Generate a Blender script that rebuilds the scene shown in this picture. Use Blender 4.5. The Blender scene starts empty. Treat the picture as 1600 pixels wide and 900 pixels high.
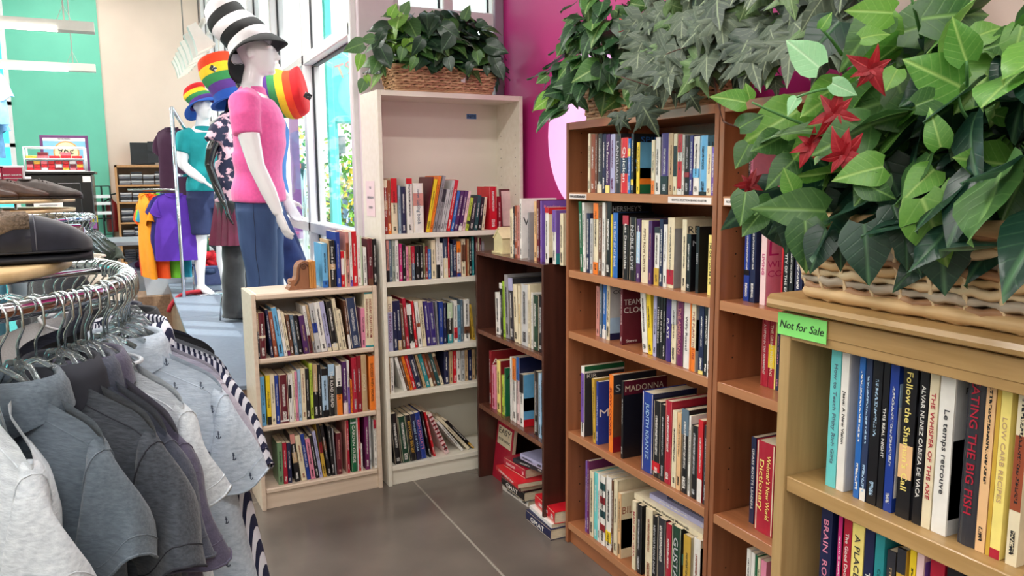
import bpy, bmesh, math, random
from math import sin, cos, pi, radians, sqrt, atan2, exp
from mathutils import Vector as V, Matrix
random.seed(7)
S = bpy.context.scene
C = S.collection

# ------------------------------------------------------------------ camera
F_PX, YAW, PIT, ROL, EYE = 1225.4, .4488, .1395, -.0076, 1.5901
FW = V((sin(YAW)*cos(PIT), cos(YAW)*cos(PIT), -sin(PIT)))
_r = V((cos(YAW), -sin(YAW), 0)); _u = _r.cross(FW)
RT = _r*cos(ROL) + _u*sin(ROL); UP = _u*cos(ROL) - _r*sin(ROL)
OC = V((0, 0, EYE))
cam = bpy.data.objects.new('camera', bpy.data.cameras.new('camera'))
cam.data.sensor_width = 36; cam.data.lens = F_PX/1600*36; cam.data.clip_start = .02; cam.data.clip_end = 300
cam.matrix_world = Matrix(((RT.x, UP.x, -FW.x, 0), (RT.y, UP.y, -FW.y, 0), (RT.z, UP.z, -FW.z, EYE), (0, 0, 0, 1)))
C.objects.link(cam); S.camera = cam
def pj(p):
    d = V(p)-OC; w = d.dot(FW); return 800+F_PX*d.dot(RT)/w, 450-F_PX*d.dot(UP)/w
def ray(px, py): return FW + RT*((px-800)/F_PX) + UP*((450-py)/F_PX)
def at(px, py, ax, v):
    d = ray(px, py); i = 'xyz'.index(ax); return OC + d*((v-OC[i])/d[i])
def ad(px, py, D): return OC + ray(px, py)*D

# ------------------------------------------------------------------ world, sun, exposure
S.view_settings.view_transform = 'Standard'; S.view_settings.look = 'None'
S.view_settings.gamma = 1; S.view_settings.use_curve_mapping = False
S.view_settings.exposure = 0.12
W = bpy.data.worlds.new('sky'); S.world = W; W.use_nodes = True
nt = W.node_tree; nt.nodes.clear()
_o = nt.nodes.new('ShaderNodeOutputWorld'); _b = nt.nodes.new('ShaderNodeBackground')
_tc = nt.nodes.new('ShaderNodeTexCoord'); _sx = nt.nodes.new('ShaderNodeSeparateXYZ'); _cr = nt.nodes.new('ShaderNodeValToRGB')
nt.links.new(_tc.outputs['Generated'], _sx.inputs[0]); nt.links.new(_sx.outputs['Z'], _cr.inputs[0])
_cr.color_ramp.elements[0].color = (1, .98, .95, 1); _cr.color_ramp.elements[1].color = (.72, .86, 1, 1)
_cr.color_ramp.elements[1].position = .7
nt.links.new(_cr.outputs[0], _b.inputs[0]); _b.inputs[1].default_value = 2.6
nt.links.new(_b.outputs[0], _o.inputs[0])
def light(name, kind, loc, energy, color=(1, 1, 1), size=None, rot=(0, 0, 0), parent=None):
    l = bpy.data.lights.new(name, kind); l.energy = energy; l.color = color
    o = bpy.data.objects.new(name, l); C.objects.link(o); o.location = loc; o.rotation_euler = rot
    if size:
        l.shape = 'RECTANGLE'; l.size, l.size_y = size
    if parent: o.parent = parent
    return o
sun = light('sun', 'SUN', (6, 8, 9), 4.5, (1, .96, .9), rot=(radians(38), 0, radians(50))); sun.data.angle = .01
LAMP_W = 42      # watts of each overhead fluorescent lamp

# ------------------------------------------------------------------ helpers
def lin(c):
    return tuple((x/12.92 if x <= .04045 else ((x+.055)/1.055)**2.4) for x in (c[0]/255, c[1]/255, c[2]/255))
_m = {}
def M(name, rgb, rough=.5, metal=0, var=.12, scale=14, bump=0, bscale=None, spec=.5, stretch=None, trans=0, emit=0, coat=0, alpha=1, sheen=0, rgb2=None, lo=.35, hi=.65):
    """procedural material: two tones mixed by noise, optional bump"""
    if name in _m: return _m[name]
    m = bpy.data.materials.new(name); m.use_nodes = True; n = m.node_tree; L = n.links
    b = n.nodes['Principled BSDF']; a = lin(rgb)
    tc = n.nodes.new('ShaderNodeTexCoord'); mp = n.nodes.new('ShaderNodeMapping'); L.new(tc.outputs['Object'], mp.inputs[0])
    if stretch: mp.inputs['Scale'].default_value = stretch
    no = n.nodes.new('ShaderNodeTexNoise'); no.inputs['Scale'].default_value = scale; no.inputs['Detail'].default_value = 4
    L.new(mp.outputs[0], no.inputs['Vector'])
    cr = n.nodes.new('ShaderNodeValToRGB'); L.new(no.outputs['Fac'], cr.inputs[0])
    c2 = lin(rgb2) if rgb2 else tuple(min(1, x*(1+var)+.002) for x in a)
    c1 = a if rgb2 else tuple(x*(1-var) for x in a)
    cr.color_ramp.elements[0].position = lo; cr.color_ramp.elements[1].position = hi
    cr.color_ramp.elements[0].color = (*c1, 1); cr.color_ramp.elements[1].color = (*c2, 1)
    L.new(cr.outputs[0], b.inputs['Base Color'])
    b.inputs['Roughness'].default_value = rough; b.inputs['Metallic'].default_value = metal
    b.inputs['Specular IOR Level'].default_value = spec
    if trans: b.inputs['Transmission Weight'].default_value = trans
    if coat: b.inputs['Coat Weight'].default_value = coat; b.inputs['Coat Roughness'].default_value = .08
    if sheen: b.inputs['Sheen Weight'].default_value = sheen
    if alpha < 1: b.inputs['Alpha'].default_value = alpha
    if emit: L.new(cr.outputs[0], b.inputs['Emission Color']); b.inputs['Emission Strength'].default_value = emit
    if bump:
        bp = n.nodes.new('ShaderNodeBump'); bp.inputs['Strength'].default_value = bump; bp.inputs['Distance'].default_value = .01
        n2 = n.nodes.new('ShaderNodeTexNoise'); n2.inputs['Scale'].default_value = bscale or scale*3; n2.inputs['Detail'].default_value = 5
        L.new(mp.outputs[0], n2.inputs['Vector']); L.new(n2.outputs['Fac'], bp.inputs['Height']); L.new(bp.outputs[0], b.inputs['Normal'])
    _m[name] = m; return m
def wood(name, rgb, rgb2, rough=.4, axis=2, scale=3.5, coat=0):
    st = [14, 14, 14]; st[axis] = 1.1
    return M(name, rgb, rough, 0, scale=scale, stretch=tuple(st), rgb2=rgb2, lo=.3, hi=.7, bump=.05, bscale=9, coat=coat)
def glass_mat(name, tint=(.93, .98, .97), refl=.06):
    if name in _m: return _m[name]
    m = bpy.data.materials.new(name); m.use_nodes = True; n = m.node_tree; n.nodes.clear()
    o = n.nodes.new('ShaderNodeOutputMaterial'); t = n.nodes.new('ShaderNodeBsdfTransparent'); g = n.nodes.new('ShaderNodeBsdfGlossy')
    t.inputs[0].default_value = (*tint, 1); g.inputs['Roughness'].default_value = .01
    x = n.nodes.new('ShaderNodeMixShader'); lw = n.nodes.new('ShaderNodeLayerWeight'); lw.inputs[0].default_value = .5
    pw = n.nodes.new('ShaderNodeMath'); pw.operation = 'POWER'; pw.inputs[1].default_value = 5; n.links.new(lw.outputs['Facing'], pw.inputs[0])
    ma = n.nodes.new('ShaderNodeMath'); ma.operation = 'MULTIPLY_ADD'; ma.inputs[1].default_value = .5; ma.inputs[2].default_value = refl*.4; n.links.new(pw.outputs[0], ma.inputs[0])
    n.links.new(ma.outputs[0], x.inputs[0]); n.links.new(t.outputs[0], x.inputs[1]); n.links.new(g.outputs[0], x.inputs[2]); n.links.new(x.outputs[0], o.inputs[0])
    _m[name] = m; return m

_T = {}
def thing(name, label, cat, loc=(0, 0, 0), rz=0, group=None, kind=None):
    o = bpy.data.objects.new(name, None); C.objects.link(o); o.location = loc; o.rotation_euler = (0, 0, rz); o.empty_display_size = .05
    _T[o.name] = Matrix.Translation(V(loc)) @ Matrix.Rotation(rz, 4, 'Z')
    tag(o, label, cat, group, kind); return o
def tag(o, label=None, cat=None, group=None, kind=None):
    if label: o['label'] = label
    if cat: o['category'] = cat
    if group: o['group'] = group
    if kind: o['kind'] = kind
    return o
class MB:
    def __init__(s): s.v = []; s.f = []; s.sm = []
    def add(s, vs, fs, smooth=False):
        b = len(s.v); s.v += [tuple(x) for x in vs]; s.f += [tuple(i+b for i in f) for f in fs]; s.sm += [smooth]*len(fs); return s
    def box(s, lo, hi, m=None):
        a, b, c = lo; d, e, f = hi
        vs = [V(p) for p in ((a, b, c), (d, b, c), (d, e, c), (a, e, c), (a, b, f), (d, b, f), (d, e, f), (a, e, f))]
        if m: vs = [m @ p for p in vs]
        return s.add(vs, ((0, 3, 2, 1), (4, 5, 6, 7), (0, 1, 5, 4), (1, 2, 6, 5), (2, 3, 7, 6), (3, 0, 4, 7)))
    def bbox(s, lo, hi, r=.004, m=None):
        """box with chamfered edges"""
        c = [(lo[i]+hi[i])/2 for i in range(3)]; h = [(hi[i]-lo[i])/2 for i in range(3)]; r = min(r, min(h)*.45)
        vs = []; idx = {}
        for sx in (-1, 1):
            for sy in (-1, 1):
                for sz in (-1, 1):
                    for k in range(3):
                        q = [c[i]+(sx, sy, sz)[i]*(h[i]-(0 if i == k else r)) for i in range(3)]
                        idx[(sx, sy, sz, k)] = len(vs); vs.append(m @ V(q) if m else V(q))
        fs = []
        for k in range(3):
            i, j = (k+1) % 3, (k+2) % 3
            for sg in (-1, 1):
                def key(a, b):
                    t = [0, 0, 0]; t[k] = sg; t[i] = a; t[j] = b; return (*t, k)
                q = [idx[key(*p)] for p in ((-1, -1), (1, -1), (1, 1), (-1, 1))]
                fs.append(q if sg > 0 else q[::-1])
        for k in range(3):
            i, j = (k+1) % 3, (k+2) % 3
            for a in (-1, 1):
                for b in (-1, 1):
                    def key2(e, kk):
                        t = [0, 0, 0]; t[k] = e; t[i] = a; t[j] = b; return (*t, kk)
                    q = [idx[key2(-1, i)], idx[key2(1, i)], idx[key2(1, j)], idx[key2(-1, j)]]
                    fs.append(q if a*b > 0 else q[::-1])
        for sx in (-1, 1):
            for sy in (-1, 1):
                for sz in (-1, 1):
                    q = [idx[(sx, sy, sz, k)] for k in range(3)]; fs.append(q if sx*sy*sz > 0 else q[::-1])
        return s.add(vs, fs)
    def loft(s, rings, closed=True, cap0=True, cap1=True, smooth=True):
        n = len(rings[0]); vs = [p for r in rings for p in r]; fs = []
        for i in range(len(rings)-1):
            for j in range(n if closed else n-1):
                k = (j+1) % n; fs.append((i*n+j, i*n+k, (i+1)*n+k, (i+1)*n+j))
        if cap0 and closed: fs.append(tuple(range(n))[::-1])
        if cap1 and closed: fs.append(tuple((len(rings)-1)*n+j for j in range(n)))
        return s.add(vs, fs, smooth)
    def tube(s, path, rad, n=8, cap=True, flat=1.0, ref=None):
        """tube along path; rad number or list (or (a,b) pairs)"""
        P = [V(p) for p in path]; rings = []; ref = V(ref) if ref else None
        for i, p in enumerate(P):
            t = (P[min(i+1, len(P)-1)]-P[max(i-1, 0)]).normalized()
            if ref is None: ref = V((0, 0, 1)) if abs(t.z) < .9 else V((1, 0, 0))
            a = (ref - t*ref.dot(t)); a = a.normalized() if a.length > 1e-6 else t.orthogonal().normalized(); b = t.cross(a)
            r = rad[i] if isinstance(rad, (list, tuple)) else rad
            ra, rb = r if isinstance(r, (list, tuple)) else (r, r*flat)
            rings.append([p+a*(ra*cos(2*pi*k/n))+b*(rb*sin(2*pi*k/n)) for k in range(n)]); ref = a
        return s.loft(rings, True, cap, cap)
    def lathe(s, prof, n=24, c=(0, 0, 0), cap0=False, cap1=False):
        return s.loft([[(c[0]+r*cos(2*pi*k/n), c[1]+r*sin(2*pi*k/n), c[2]+z) for k in range(n)] for r, z in prof], True, cap0, cap1)
    def ell(s, c, r, m=None, n=12, k=8):
        rings = []
        for i in range(k+1):
            a = -pi/2+pi*i/k; q = max(cos(a), .02)
            rr = [V((r[0]*q*cos(2*pi*j/n), r[1]*q*sin(2*pi*j/n), r[2]*sin(a))) for j in range(n)]
            rings.append([(m @ p if m else p)+V(c) for p in rr])
        return s.loft(rings)
    def prism(s, poly, z0, z1, m=None):
        """polygon (x,y) extruded in z"""
        n = len(poly); vs = [V((x, y, z0)) for x, y in poly]+[V((x, y, z1)) for x, y in poly]
        if m: vs = [m @ p for p in vs]
        return s.add(vs, [tuple(range(n))[::-1], tuple(range(n, 2*n))]+[(i, (i+1) % n, n+(i+1) % n, n+i) for i in range(n)])
    def xf(s, m):
        s.v = [tuple(m @ V(p)) for p in s.v]; return s
    def mesh(s, name, mat=None):
        me = bpy.data.meshes.new(name); me.from_pydata(s.v, [], s.f)
        me.polygons.foreach_set('use_smooth', s.sm); me.update()
        if mat: me.materials.append(mat)
        return me
    def build(s, name, mat, parent=None, world=False, label=None, cat=None, group=None, kind=None):
        if world and parent is not None:
            mi = _T[parent.name].inverted(); s.v = [tuple(mi @ V(p)) for p in s.v]
        o = bpy.data.objects.new(name, s.mesh(name, mat)); C.objects.link(o)
        if parent: o.parent = parent
        return tag(o, label, cat, group, kind)
def link(name, me, parent=None, m=None):
    o = bpy.data.objects.new(name, me); C.objects.link(o)
    if parent: o.parent = parent
    if m is not None: o.matrix_basis = m
    return o
def B(lo, hi, m=None): return MB().box(lo, hi, m)
def BB(lo, hi, r=.004, m=None): return MB().bbox(lo, hi, r, m)
def struct(name, mb, mat, parent=None): return mb.build(name, mat, parent, kind='structure' if parent is None else None)
_cv = None
def text_mesh(body, size, mat, bold=0, shear=0, align='CENTER', sx=1.0, depth=.0002, fit=None):
    """flat raised lettering in the XY plane, centred; fit=(w,h) scales it into a box"""
    cu = bpy.data.curves.new('lettering', 'FONT'); cu.body = body; cu.size = size; cu.align_x = align; cu.align_y = 'CENTER'
    cu.shear = shear; cu.offset = bold*size; cu.extrude = depth; cu.resolution_u = 2
    o = bpy.data.objects.new('lettering', cu); me = bpy.data.meshes.new_from_object(o)
    bpy.data.objects.remove(o); bpy.data.curves.remove(cu)
    if me is None or not me.vertices: return None
    if fit:
        xs = [v.co.x for v in me.vertices]; ys = [v.co.y for v in me.vertices]
        w, h = max(xs)-min(xs), max(ys)-min(ys); cx, cy = (max(xs)+min(xs))/2, (max(ys)+min(ys))/2
        k = min(fit[0]/max(w, 1e-6), fit[1]/max(h, 1e-6)); kx = min(fit[0]/max(w, 1e-6), k*1.5)
        for v in me.vertices: v.co.x = (v.co.x-cx)*kx; v.co.y = (v.co.y-cy)*k
    me.materials.clear(); me.materials.append(mat); return me
def wtext(body, size, mat, loc, xdir, ydir, parent=None, name='lettering', **k):
    """lettering placed with its x and y axes along world (or parent) directions"""
    me = text_mesh(body, size, mat, **k)
    if me is None: return
    x = V(xdir).normalized(); y = V(ydir).normalized(); z = x.cross(y)
    m = Matrix(((x.x, y.x, z.x, loc[0]), (x.y, y.y, z.y, loc[1]), (x.z, y.z, z.z, loc[2]), (0, 0, 0, 1)))
    if parent is not None and parent.name in _T: m = _T[parent.name].inverted() @ m
    return link(name, me, parent, m)
def remesh(mb, voxel, smooth=4):
    """one continuous surface from overlapping pieces"""
    me = mb.mesh('body'); o = bpy.data.objects.new('body', me); C.objects.link(o)
    r = o.modifiers.new('r', 'REMESH'); r.mode = 'VOXEL'; r.voxel_size = voxel; r.use_smooth_shade = True
    q = o.modifiers.new('s', 'SMOOTH'); q.iterations = smooth; q.factor = .5
    dg = bpy.context.evaluated_depsgraph_get(); dg.update()
    out = bpy.data.meshes.new_from_object(o.evaluated_get(dg)); bpy.data.objects.remove(o)
    out.polygons.foreach_set('use_smooth', [True]*len(out.polygons)); return out
def snap(me, pts, off=.001):
    from mathutils.bvhtree import BVHTree
    bv = BVHTree.FromPolygons([v.co.copy() for v in me.vertices], [tuple(p.vertices) for p in me.polygons]); out = []
    for p in pts:
        q = bv.find_nearest(V(p)); out.append(q[0]+q[1]*off)
    return out
ORD = 'first second third fourth fifth sixth seventh eighth ninth tenth eleventh twelfth thirteenth fourteenth fifteenth sixteenth seventeenth eighteenth nineteenth twentieth'.split()
def ordn(i):
    if i < 20: return ORD[i]
    return ('twenty', 'thirty')[i//10-2]+('-'+ORD[i % 10-1] if i % 10 else '') if i % 10 else ('twentieth', 'thirtieth')[i//10-2]
def ordw(k):  # 1-based
    if k <= 20: return ORD[k-1]
    if k < 30: return 'twenty-'+ORD[k-21]
    if k == 30: return 'thirtieth'
    return 'thirty-'+ORD[k-31]
# ------------------------------------------------------------------ room shell
XW, YN, XP, YF, ZC = 1.14, 4.14, 1.955, 12.6, 4.4      # window wall, niche wall, pink wall, far wall, ceiling
XL, YB = -8.5, -5.0
white = M('painted_white', (226, 214, 205), .6, var=.03, scale=6, bump=.03, bscale=60)
frame_m = M('mullion_white_metal', (226, 222, 224), .35, .0, var=.02)
gasket = M('black_gasket', (22, 24, 30), .6, var=.05)
def floor_material():
    m = M('polished_concrete', (88, 80, 75), .3, scale=2.2, rgb2=(118, 108, 100), lo=.3, hi=.75, bump=.02, bscale=25, coat=.25)
    n = m.node_tree; b = n.nodes['Principled BSDF']; no = n.nodes.new('ShaderNodeTexNoise'); no.inputs['Scale'].default_value = 5
    mr = n.nodes.new('ShaderNodeMapRange'); mr.inputs['To Min'].default_value = .16; mr.inputs['To Max'].default_value = .38
    n.links.new(no.outputs['Fac'], mr.inputs[0]); n.links.new(mr.outputs[0], b.inputs['Roughness']); return m
fl = struct('floor', B((XL, YB, -.1), (XP+.2, YF, 0)), floor_material())
jm = M('joint_filler_pale', (150, 142, 132), .7, var=.1)
for k, (a, b) in enumerate((((1.245, -2, 0), (1.255, YN, .0012)), ((-1.4, -2, 0), (-1.39, YF, .0012)), ((XL, 3.9, 0), (XP, 3.908, .0012)))):
    B(a, b).build('floor_joint', jm, fl)
struct('ceiling', B((XL, YB, ZC), (XP+.2, YF+.2, ZC+.1)), M('ceiling_white', (235, 232, 226), .8, var=.02))
teal = M('teal_paint', (104, 190, 165), .55, var=.03, scale=3)
xb = at(165, 200, 'y', YF).x
struct('wall_far', B((xb, YF, 0), (XW+.2, YF+.15, ZC)), M('warm_white_paint', (222, 200, 186), .7, var=.03, scale=2))
xt0 = at(22, 200, 'y', YF).x
wt = struct('wall_teal', B((xt0, YF-.03, 0), (xb, YF+.15, ZC)), teal)
struct('wall_left', B((XL-.1, YB, 0), (XL, YF+.2, ZC)), M('cream_paint', (225, 218, 205), .7, var=.03))
struct('wall_rear', B((XL, YB-.1, 0), (XP+.2, YB, ZC)), M('cream_paint', (225, 218, 205), .7, var=.03))
pink = M('magenta_paint', (196, 40, 128), .5, var=.03, scale=2)
struct('wall_pink', B((XP, 1.72, 0), (XP+.15, YN+.15, ZC)), pink)
struct('wall_right', B((XP, YB, 0), (XP+.15, 1.72, ZC)), M('beige_paint', (226, 206, 196), .6, var=.03, scale=2))
# bright cyan window at the far end of the teal wall
cy = M('cyan_translucent_blind', (70, 225, 225), .6, var=.05, emit=1.1)
w = thing('window_9', 'cyan shaded window beside the teal wall', 'window', (xt0, YF, 0), kind='structure')
B((XL, YF+.02, .0), (xt0, YF+.06, ZC)).build('blind', cy, w, world=True)
for zz in (1.2, 2.05, 2.6, 3.6): B((XL, YF-.05, zz), (xt0, YF, zz+.05)).build('rail', frame_m, w, world=True)
for xx in (xt0-.06, xt0-1.3, xt0-2.6, xt0-3.9): B((xx, YF-.05, 0), (xx+.06, YF, ZC)).build('mullion', frame_m, w, world=True)

# round glowing disc on the pink wall
disc = MB(); cz = (1.795, 3.20); rr = .375
dm = M('backlit_pale_pink', (246, 190, 240), .4, var=.02, emit=.55)
disc.loft([[(XP-d, cz[1]+r*cos(2*pi*k/48), cz[0]+r*sin(2*pi*k/48)) for k in range(48)] for r, d in ((rr, .0), (rr, .02), (rr-.006, .026))], True, False, True, False)
t = thing('wall_disc', 'glowing pale pink round disc on the magenta wall behind brown bookcase', 'wall light', (XP, cz[1], cz[0]))
disc.build('face', dm, t, world=True)

# ---- storefront windows: grids of mullions with panes
glass = glass_mat('clear_glass')
def wall_low(name, lo, hi, mat): struct(name, B(lo, hi), mat)
wn = 0
def window(p0, p1, zs, nrm, posts):
    """a framed window between two floor points: posts = distances of mullions, zs = heights of the rails"""
    global wn; wn += 1
    p0, p1 = V((*p0, 0)), V((*p1, 0)); d = (p1-p0); Lg = d.length; d.normalize(); n = V((*nrm, 0))
    w = thing('window_%d' % wn, 'white framed storefront window bay', 'window', p0, kind='structure')
    def bar(a0, a1, z0, z1, dep=(-.05, .06)):
        q = [p0+d*a0+n*dep[0], p0+d*a1+n*dep[1]]
        lo = [min(q[0][i], q[1][i]) for i in range(2)]+[z0]; hi = [max(q[0][i], q[1][i]) for i in range(2)]+[z1]
        return lo, hi
    for a in posts: BB(*bar(a-.03, a+.03, 0, ZC), r=.006).build('mullion', frame_m, w, world=True)
    for a in posts:
        for sg in (-1, 1): B(*bar(a+sg*.033-.004, a+sg*.033+.004, 0, ZC, (-.007, .007))).build('gasket', gasket, w, world=True)
    for z in zs: BB(*bar(posts[0], posts[-1], z-.035, z+.035), r=.006).build('rail', frame_m, w, world=True)
    for z in zs: B(*bar(posts[0], posts[-1], z-.043, z-.035, (-.03, .007))).build('gasket', gasket, w, world=True)
    zz = [0.]+list(zs)+[ZC]
    for i in range(len(posts)-1):
        for j in range(len(zz)-1):
            B(*bar(posts[i]+.02, posts[i+1]-.02, zz[j], zz[j+1], (-.003, .003))).build('pane', glass, w, world=True)
    return w
ZR = (.12, 1.27, 2.37, 3.55)
posts = [.04, 1.27, 2.5, 3.73, 4.96, 6.19, 7.42, YF-YN-.02]
window((XW, YN), (XW, YF), ZR, (-1, 0), posts)
window((1.30, YN+.08), (XP, YN+.08), (.12, 2.47, 3.55), (0, -1), [.02, .33, .625])
col = thing('trim_1', 'white painted corner column behind the tall bookcase', 'column', (XW, YN, 0), kind='structure')
BB((XW-.03, YN-.03, 0), (1.31, YN+.17, ZC), .006).build('column_casing', M('column_lilac_white', (222, 208, 216), .5, var=.03), col, world=True)
struct('trim_2', BB((XP-.055, YN+.0, 0), (XP, YN+.06, ZC), .004), M('mauve_grey_frame', (150, 132, 150), .4, var=.03))
# window display platform
ZP = .53
pe = at(268, 457, 'z', ZP).x
pm = M('grey_laminate', (118, 128, 144), .5, var=.06, scale=40)
t = thing('display_platform', 'grey topped display platform under the mannequins along the window', 'platform', (pe, YN+.05, 0))
for i, (a, b) in enumerate(((YN+.05, 6.55), (6.553, 9.6))): BB((pe, a, ZP-.025), (XW-.06, b, ZP), .003).build('deck_panel', pm, t, world=True)
B((pe+.01, YN+.06, 0), (XW-.07, 9.59, ZP-.026)).build('base', wood('platform_side_wood', (150, 120, 96), (120, 94, 74), .5, 1), t, world=True)

# ---- overhead lamps
lampw = M('lamp_housing_white', (226, 222, 214), .45, var=.02)
tube_m = M('fluorescent_tube', (255, 250, 240), .4, var=.0, emit=7)
cable = M('pale_cable', (205, 205, 195), .6, var=.05)
def pendant(x0, x1, y, z, label, lit=True):
    t = thing('pendant_lamp', label, 'ceiling lamp', ((x0+x1)/2, y, z), group='long linear pendant lamps')
    h = MB(); h.loft([[(x, y-.07, z), (x, y+.07, z), (x, y+.05, z+.075), (x, y-.05, z+.075)] for x in (x0, x1)], True, True, True, False)
    h.build('housing', lampw, t, world=True)
    B((x0+.25, y-.075, z-.004), (x1-.25, y+.02, z+.022)).build('tube', tube_m, t, world=True)
    for x in (x0+.2, x1-.2):
        MB().tube([(x, y, z+.07), (x, y, ZC)], .006, 6).build('cable', cable, t, world=True)
        MB().tube([(x-.05, y, z+.075), (x, y, z+.2), (x+.05, y, z+.075)], .003, 4).build('fork', cable, t, world=True)
    if lit: light('lamp_light', 'AREA', (0, 0, -.03), LAMP_W, (1, .97, .93), (x1-x0, .14), parent=t)
pA = at(148, 52, 'y', 7.0); pB = at(150, 113, 'y', 9.2)
pendant(pA.x-2.4, pA.x, 7.0, pA.z, 'upper white linear pendant lamp in front of the teal wall')
pendant(pB.x-2.4, pB.x, 9.2, pB.z, 'lower white linear pendant lamp in front of the teal wall')
k = 0
for x in (-5.6, -2.6, .2):
    for y in (-3.2, -.6, 2.0, 4.6):
        k += 1; pendant(x-1.2, x+1.2, y, 3.25, 'white linear pendant lamp overhead, row %s, above the aisle' % ORD[k])
for x in (-3.4, -.6):  # fill lamps added above the view to brighten the back of the store
    for y in (7.4, 9.4, 11.4):
        k += 1; t = thing('unseen_fill_lamp', 'added unseen fill lamp in the ceiling above the back, %s' % ORD[k], 'ceiling lamp', (x, y, ZC-.03), 0, 'added fill lamps out of view')
        BB((-.62, -.32, 0), (.62, .32, .03), .004).build('frame', lampw, t); B((-.58, -.28, -.003), (.58, .28, .0)).build('diffuser', tube_m, t)
        light('lamp_light', 'AREA', (0, 0, -.03), LAMP_W*.5, (1, .95, .9), (1.1, .5), parent=t)
# track of shaded lamp heads over the mannequins
def track(px0, y0, px1, y1, n, label):
    A = at(*px0, 'y', y0); Bq = at(*px1, 'y', y1)
    t = thing('track_lamp', label, 'ceiling lamp', A)
    MB().tube([A+V((0, 0, .22)), Bq+V((0, 0, .22))], .02, 8).build('rail', lampw, t, world=True)
    for q in (.15, .85):
        p = A.lerp(Bq, q); MB().tube([p+V((0, 0, .22)), V((p.x, p.y, ZC))], .007, 6).build('rod', M('grey_rod', (120, 110, 105), .5), t, world=True)
    for i in range(n):
        p = A.lerp(Bq, i/(n-1)); m = Matrix.Translation(p) @ Matrix.Rotation(-.5, 4, 'Y')
        h = MB(); h.loft([[m @ V((sx*a, sy*b, z)) for sx, sy in ((-1, -1), (1, -1), (1, 1), (-1, 1))] for a, b, z in ((.035, .05, .2), (.045, .06, .1), (.075, .085, 0), (.07, .08, .005), (.04, .05, .1))], True, True, True, False)
        h.build('lamp_head', lampw, t, world=True)
        B((-.055, -.06, .03), (.055, .06, .035), m).build('diffuser', M('warm_diffuser', (255, 244, 225), .5, var=0, emit=3), t, world=True)
track((322, 78), 6.6, (287, 118), 10.6, 7, 'row of white shaded lamp heads on a track above the mannequins')
# ------------------------------------------------------------------ mannequins (local x = forward, y = left)
shell = M('mannequin_gloss_white', (240, 238, 242), .22, var=.01, coat=.3)
gblack = M('mannequin_gloss_black', (14, 14, 18), .12, var=.05, coat=.6)
def oval(c, rx, ry, n=24, p=1.0, tilt=0):
    return [V((c[0]+rx*cos(2*pi*k/n)*1.0, c[1]+ry*sin(2*pi*k/n), c[2]+tilt*rx*cos(2*pi*k/n))) for k in range(n)]
TORSO = [(.0, .80, .10, .16), (.0, .88, .115, .172), (.0, .96, .115, .165), (.01, 1.05, .10, .145), (.012, 1.15, .105, .150), (.018, 1.26, .120, .168), (.018, 1.36, .125, .182), (.008, 1.44, .108, .188), (-.004, 1.49, .085, .165), (-.012, 1.53, .065, .10), (-.008, 1.57, .055, .06), (.004, 1.63, .052, .055), (.016, 1.68, .052, .055)]
def torso(mb, g=0, z0=0, z1=9, f=1.0):
    rs = [(x, z, a+g, b+g) for x, z, a, b in TORSO if z0 <= z <= z1]
    mb.loft([oval((x*f, 0, z), a, b) for x, z, a, b in rs])
def head(mb):
    rs = [(.035, 1.615, .045, .035), (.045, 1.635, .062, .048), (.04, 1.66, .078, .058), (.03, 1.70, .09, .068), (.020, 1.74, .097, .073), (.010, 1.77, .094, .072), (-.004, 1.795, .076, .058), (-.012, 1.81, .045, .035), (-.012, 1.815, .015, .012)]
    mb.loft([oval((x, 0, z), a, b) for x, z, a, b in rs])
    mb.loft([oval((.118, 0, 1.695), .026, .017, 8), oval((.130, 0, 1.708), .026, .014, 8), oval((.118, 0, 1.735), .018, .011, 8), oval((.108, 0, 1.765), .012, .010, 8)])       # nose
    mb.ell((.108, 0, 1.676), (.020, .024, .008)); mb.ell((.106, 0, 1.660), (.018, .021, .008)); mb.ell((.098, 0, 1.634), (.024, .024, .018))
    mb.ell((.10, .03, 1.762), (.018, .026, .008)); mb.ell((.10, -.03, 1.762), (.018, .026, .008))   # brows
    for s in (-1, 1): mb.ell((.005, s*.078, 1.725), (.02, .008, .032))
def arm(mb, P, r=(.054, .050, .046, .040, .030), hand=None, n=12):
    """shoulder, mid-upper, elbow, mid-fore, wrist"""
    mb.tube([V(p) for p in P], [r[0], r[1], r[2]*.86, r[3]*.95, r[4]*.82], n)
    if hand:
        w, d, sn = V(P[-1]), V(hand[0]).normalized(), V(hand[1]).normalized()     # wrist, direction, palm normal
        s = d.cross(sn).normalized()
        mb.tube([w-d*.02, w+d*.03, w+d*.07, w+d*.095], [(.026, .018), (.036, .016), (.04, .015), (.036, .012)], 10, ref=s)
        for k, (off, ln) in enumerate(((-.030, .072), (-.010, .082), (.010, .078), (.029, .060))):
            b = w+d*.085+s*off; mb.tube([b, b+d*ln*.5+sn*.006, b+d*ln*.85+sn*.022], [.0095, .0088, .0068], 8)
        b = w+d*.03-s*.03; mb.tube([b, b-s*.026+d*.03+sn*.012, b-s*.03+d*.065+sn*.02], [.013, .011, .008], 8)
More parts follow.
